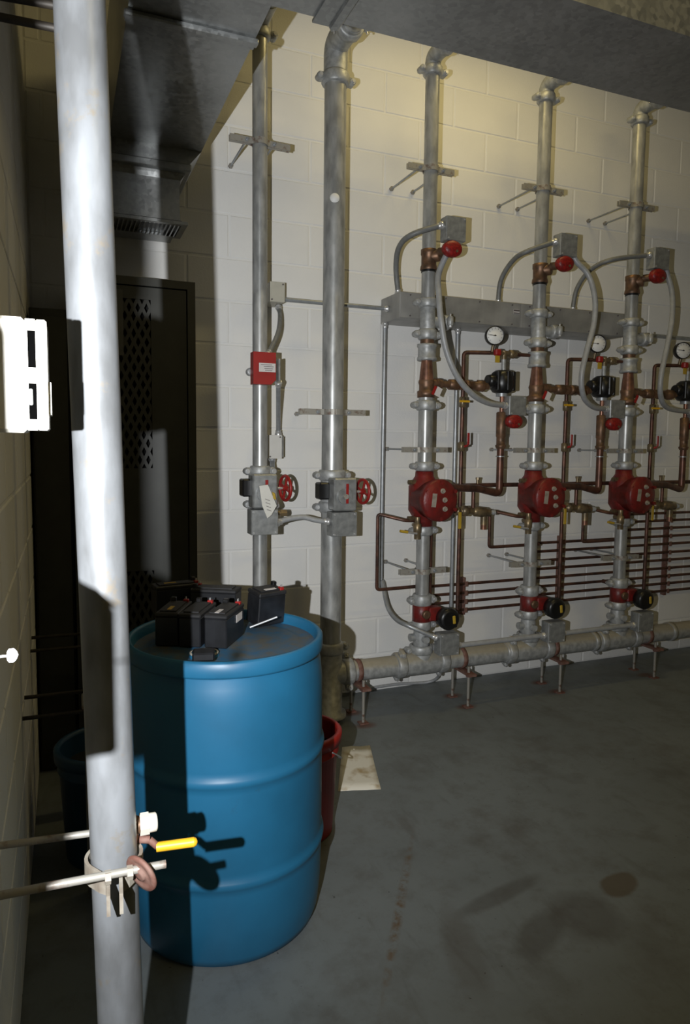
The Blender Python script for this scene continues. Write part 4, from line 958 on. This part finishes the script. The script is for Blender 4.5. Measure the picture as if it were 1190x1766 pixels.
def battery(p, ang, label, L=.151, Wd=.065, H=.098, lean=0., strip=None, lbl=False, z=HDZ+.002):
    p = V((p.x, p.y, z)); rz = Matrix.Rotation(ang, 3, 'Z'); rot = rz @ Matrix.Rotation(lean, 3, 'X')
    t = thing('battery', p, label, 'battery', 'sealed batteries on the drum')
    lift = abs(math.sin(lean))*Wd/2
    G = lambda x, y, zz: p+V((0, 0, lift))+rot @ V((x, y, zz))
    obj('case', M().box(G(0, 0, H*.42), (L, Wd, H*.84), rot, bev=.003), 'black_plastic', t)
    obj('lid', M().box(G(0, 0, H*.90), (L+.002, Wd+.002, H*.12), rot, bev=.003).box(G(0, 0, H*.975), (L*.8, Wd*.7, H*.04), rot), 'battery_lid', t)
    obj('red_terminal', M().box(G(L/2-.012, -Wd/2+.014, H-.002), (.014, .016, .012), rot, bev=.002), 'red_box', t)
    obj('black_terminal', M().box(G(L/2-.012, Wd/2-.014, H+.002), (.014, .016, .016), rot, bev=.002), 'black', t)
    obj('terminal_tab', M().box(G(L/2-.012, -Wd/2+.014, H+.007), (.006, .003, .008), rot), 'silver', t)
    if strip: obj('top_sticker', M().box(G(strip[0], strip[1], H*.998), (.040, .012, .001), rot), strip[2], t)
    if lbl: obj('side_label', M().box(G(.028, -Wd/2-.0014, H*.66), (.050, .001, .022), rot), 'label_white', t)
    return t
pA = WZ(352, 1119, HDZ); pAm = WZ(391, 1121, HDZ); pAr = WZ(431, 1092, HDZ)
# battery A: end face between pA and pAm, long side receding from pAm
aA = R(58); u = V((math.cos(aA), math.sin(aA), 0)); vv = V((-u.y, u.x, 0))
def by_corner(pc_, ang, L=.151, Wd=.065):   # pc_: near right bottom corner; long axis along ang
    u_ = V((math.cos(ang), math.sin(ang), 0)); v_ = V((-u_.y, u_.x, 0)); return pc_+u_*L/2+v_*Wd/2
bat = battery(by_corner(pAm, aA), aA, 'black battery with a white label on its side, nearest the front of the drum', lbl=True, strip=(-.045, .0, 'label_white'))
battery(by_corner(WZ(350, 1119, HDZ)+V((-.006, .004, 0)), R(62), Wd=.062), R(62), 'black battery standing tight against the left of the labelled one', Wd=.062)
battery(by_corner(WZ(418, 1062, HDZ)+V((.0, .012, 0)), R(150)), R(150), 'black battery behind the labelled one, showing a red terminal')
battery(WZ(460, 1078, HDZ)+V((0, .02, 0)), R(18), 'black battery standing apart on the right of the drum top, leaning', L=.098, Wd=.07, H=.112, lean=R(7), strip=(.0, -.015, 'label_white'))
battery(by_corner(WZ(318, 1116, HDZ)+V((-.016, .004, 0)), R(66)), R(66), 'black battery in the shadow on the left of the drum top', strip=(-.03, 0, 'yellow_dull'))
battery(WZ(300, 1066, HDZ)+V((.02, .085, 0)), R(8), 'black battery at the very back left of the drum top', strip=(-.02, 0, 'yellow_dull'))
ra, rb_ = WZ(431, 1082, HDZ+.03), WZ(478, 1064, HDZ+.05)
rb_ = CAM+(rb_-CAM)*((ra-CAM).length/(rb_-CAM).length)
tag(obj('metal_strip', M().tube([ra, rb_], .0032, 8), 'emt'), 'thin bright metal strip leaning against the rightmost battery', 'strip')
tp = WZ(352, 1136, HDZ+.012); tag(obj('plastic_pouch', M().box((tp.x-.002, tp.y-.004, HDZ+.024), (.056, .050, .022), Matrix.Rotation(R(-12), 3, 'Z'), bev=.004), 'black_plastic'), 'small flat black block lying on the bung at the front drum rim', 'block')

# ================================================================== BUCKETS, PAPER
def bucket(x, y, r, h, mt, label, inner, rim=.012):
    t = thing('bucket', (x, y, 0), label, 'bucket')
    obj('body', M().lathe((x, y, 0), Z, [(0, 0), (0, r*.84), (.006, r*.86), (h*.80, r*.97), (h*.80, r*1.0), (h*.815, r*1.01), (h*.83, r*.98), (h*.97, r)], 40, cap=False).lathe((x, y, 0), Z, [(.02, 0), (.02, r*.8), (h*.97, r*.955)], 40, cap=False), mt, t)
    obj('rim', M().lathe((x, y, 0), Z, [(h*.90, r*1.0), (h*.90, r+.010), (h*.985, r+.012), (h, r+.007), (h, r-.006), (h*.95, r*.955)], 40, cap=False), mt, t)
    obj('contents', M().lathe((x, y, 0), Z, [(h*.80, 0), (h*.80, r*.92)], 40, cap=False), inner, t)
    hd = [V((x+(r+.012)*math.cos(a), y+(r+.012)*math.sin(a)*.999, h*.88-.10*abs(math.sin((a-R(-60)))))) for a in [R(-60+12*k) for k in range(16)]]
    obj('handle', M().tube(hd, .0025, 6), 'emt', t)
bucket(.737, 2.215, .138, .365, 'red_plastic', 'red plastic bucket standing behind the blue drum', 'locker_in')
bucket(.105, 2.33, .15, .37, 'blue_dark', 'short dark blue bucket in the shadow behind the foreground standpipe', 'locker_in')
pp = [WZ(583, 1365, 0), WZ(657, 1362, 0), WZ(638, 1287, 0), WZ(590, 1289, 0)]
pm = M(); nn = 7; vs = []
for j in range(nn):
    for i in range(nn):
        a, b = i/(nn-1), j/(nn-1)
        q_ = pp[0].lerp(pp[1], a).lerp(pp[3].lerp(pp[2], a), b); q_.z = .0015+.0035*(math.sin(a*5+b*3)**2)*(.3+b*.7)
        vs.append(q_)
fs = [(j*nn+i, j*nn+i+1, (j+1)*nn+i+1, (j+1)*nn+i) for j in range(nn-1) for i in range(nn-1)]
n0 = len(vs); vs2 = vs+[v-V((0, 0, .001)) for v in vs]
fs2 = fs+[tuple(i+n0 for i in f)[::-1] for f in fs]
edge = [i for i in range(nn)]+[nn*k+nn-1 for k in range(1, nn)]+[nn*(nn-1)+i for i in range(nn-2, -1, -1)]+[nn*k for k in range(nn-2, 0, -1)]
fs2 += [(edge[k], edge[(k+1) % len(edge)], edge[(k+1) % len(edge)]+n0, edge[k]+n0) for k in range(len(edge))]
tag(obj('paper_sheet', pm.add(vs2, fs2, True), 'stained_paper'), 'stained white sheet lying on the grey floor by the red bucket', 'paper')

# ================================================================== CEILING LAMPS (above the picture, one added behind it)
def lamp(x, y, z, L, energy, rx, label):
    t = thing('ceiling_lamp', (x, y, z), label, 'lamp', 'fluorescent ceiling lamps')
    obj('housing', M().box((x, y, z+.035), (L, .14, .05), bev=.005), 'lamp_white', t)
    for s_ in (-1, 1):
        tb_ = obj('tube', M().cyl((x-L/2+.03, y+s_*.035, z-.002), (x+L/2-.03, y+s_*.035, z-.002), .0125, n=10), 'lamp_white', t)
        obj('hanger', M().cyl((x+s_*L*.35, y, z+.06), (x+s_*L*.35, y, ZC), .004, n=6), 'emt', t)
    ld = bpy.data.lights.new('lamp_light', 'AREA'); ld.shape = 'RECTANGLE'; ld.size = L; ld.size_y = .12; ld.energy = energy; ld.color = (1.0, .78, .32)
    lo2 = bpy.data.objects.new('lamp_light', ld); COL.objects.link(lo2); lo2.location = (0, 0, -.03); lo2.rotation_euler = (rx, 0, 0); lo2.parent = t
lamp(1.95, 2.62, 3.62, 1.2, 9, R(0), 'fluorescent lamp hung from the ceiling between duct and back wall')
lamp(2.2, -1.1, 3.62, 1.2, 14, R(45), 'unseen fluorescent lamp added behind the photographer for warm ambient light')  # added for general warm light, tilted to reach the duct front
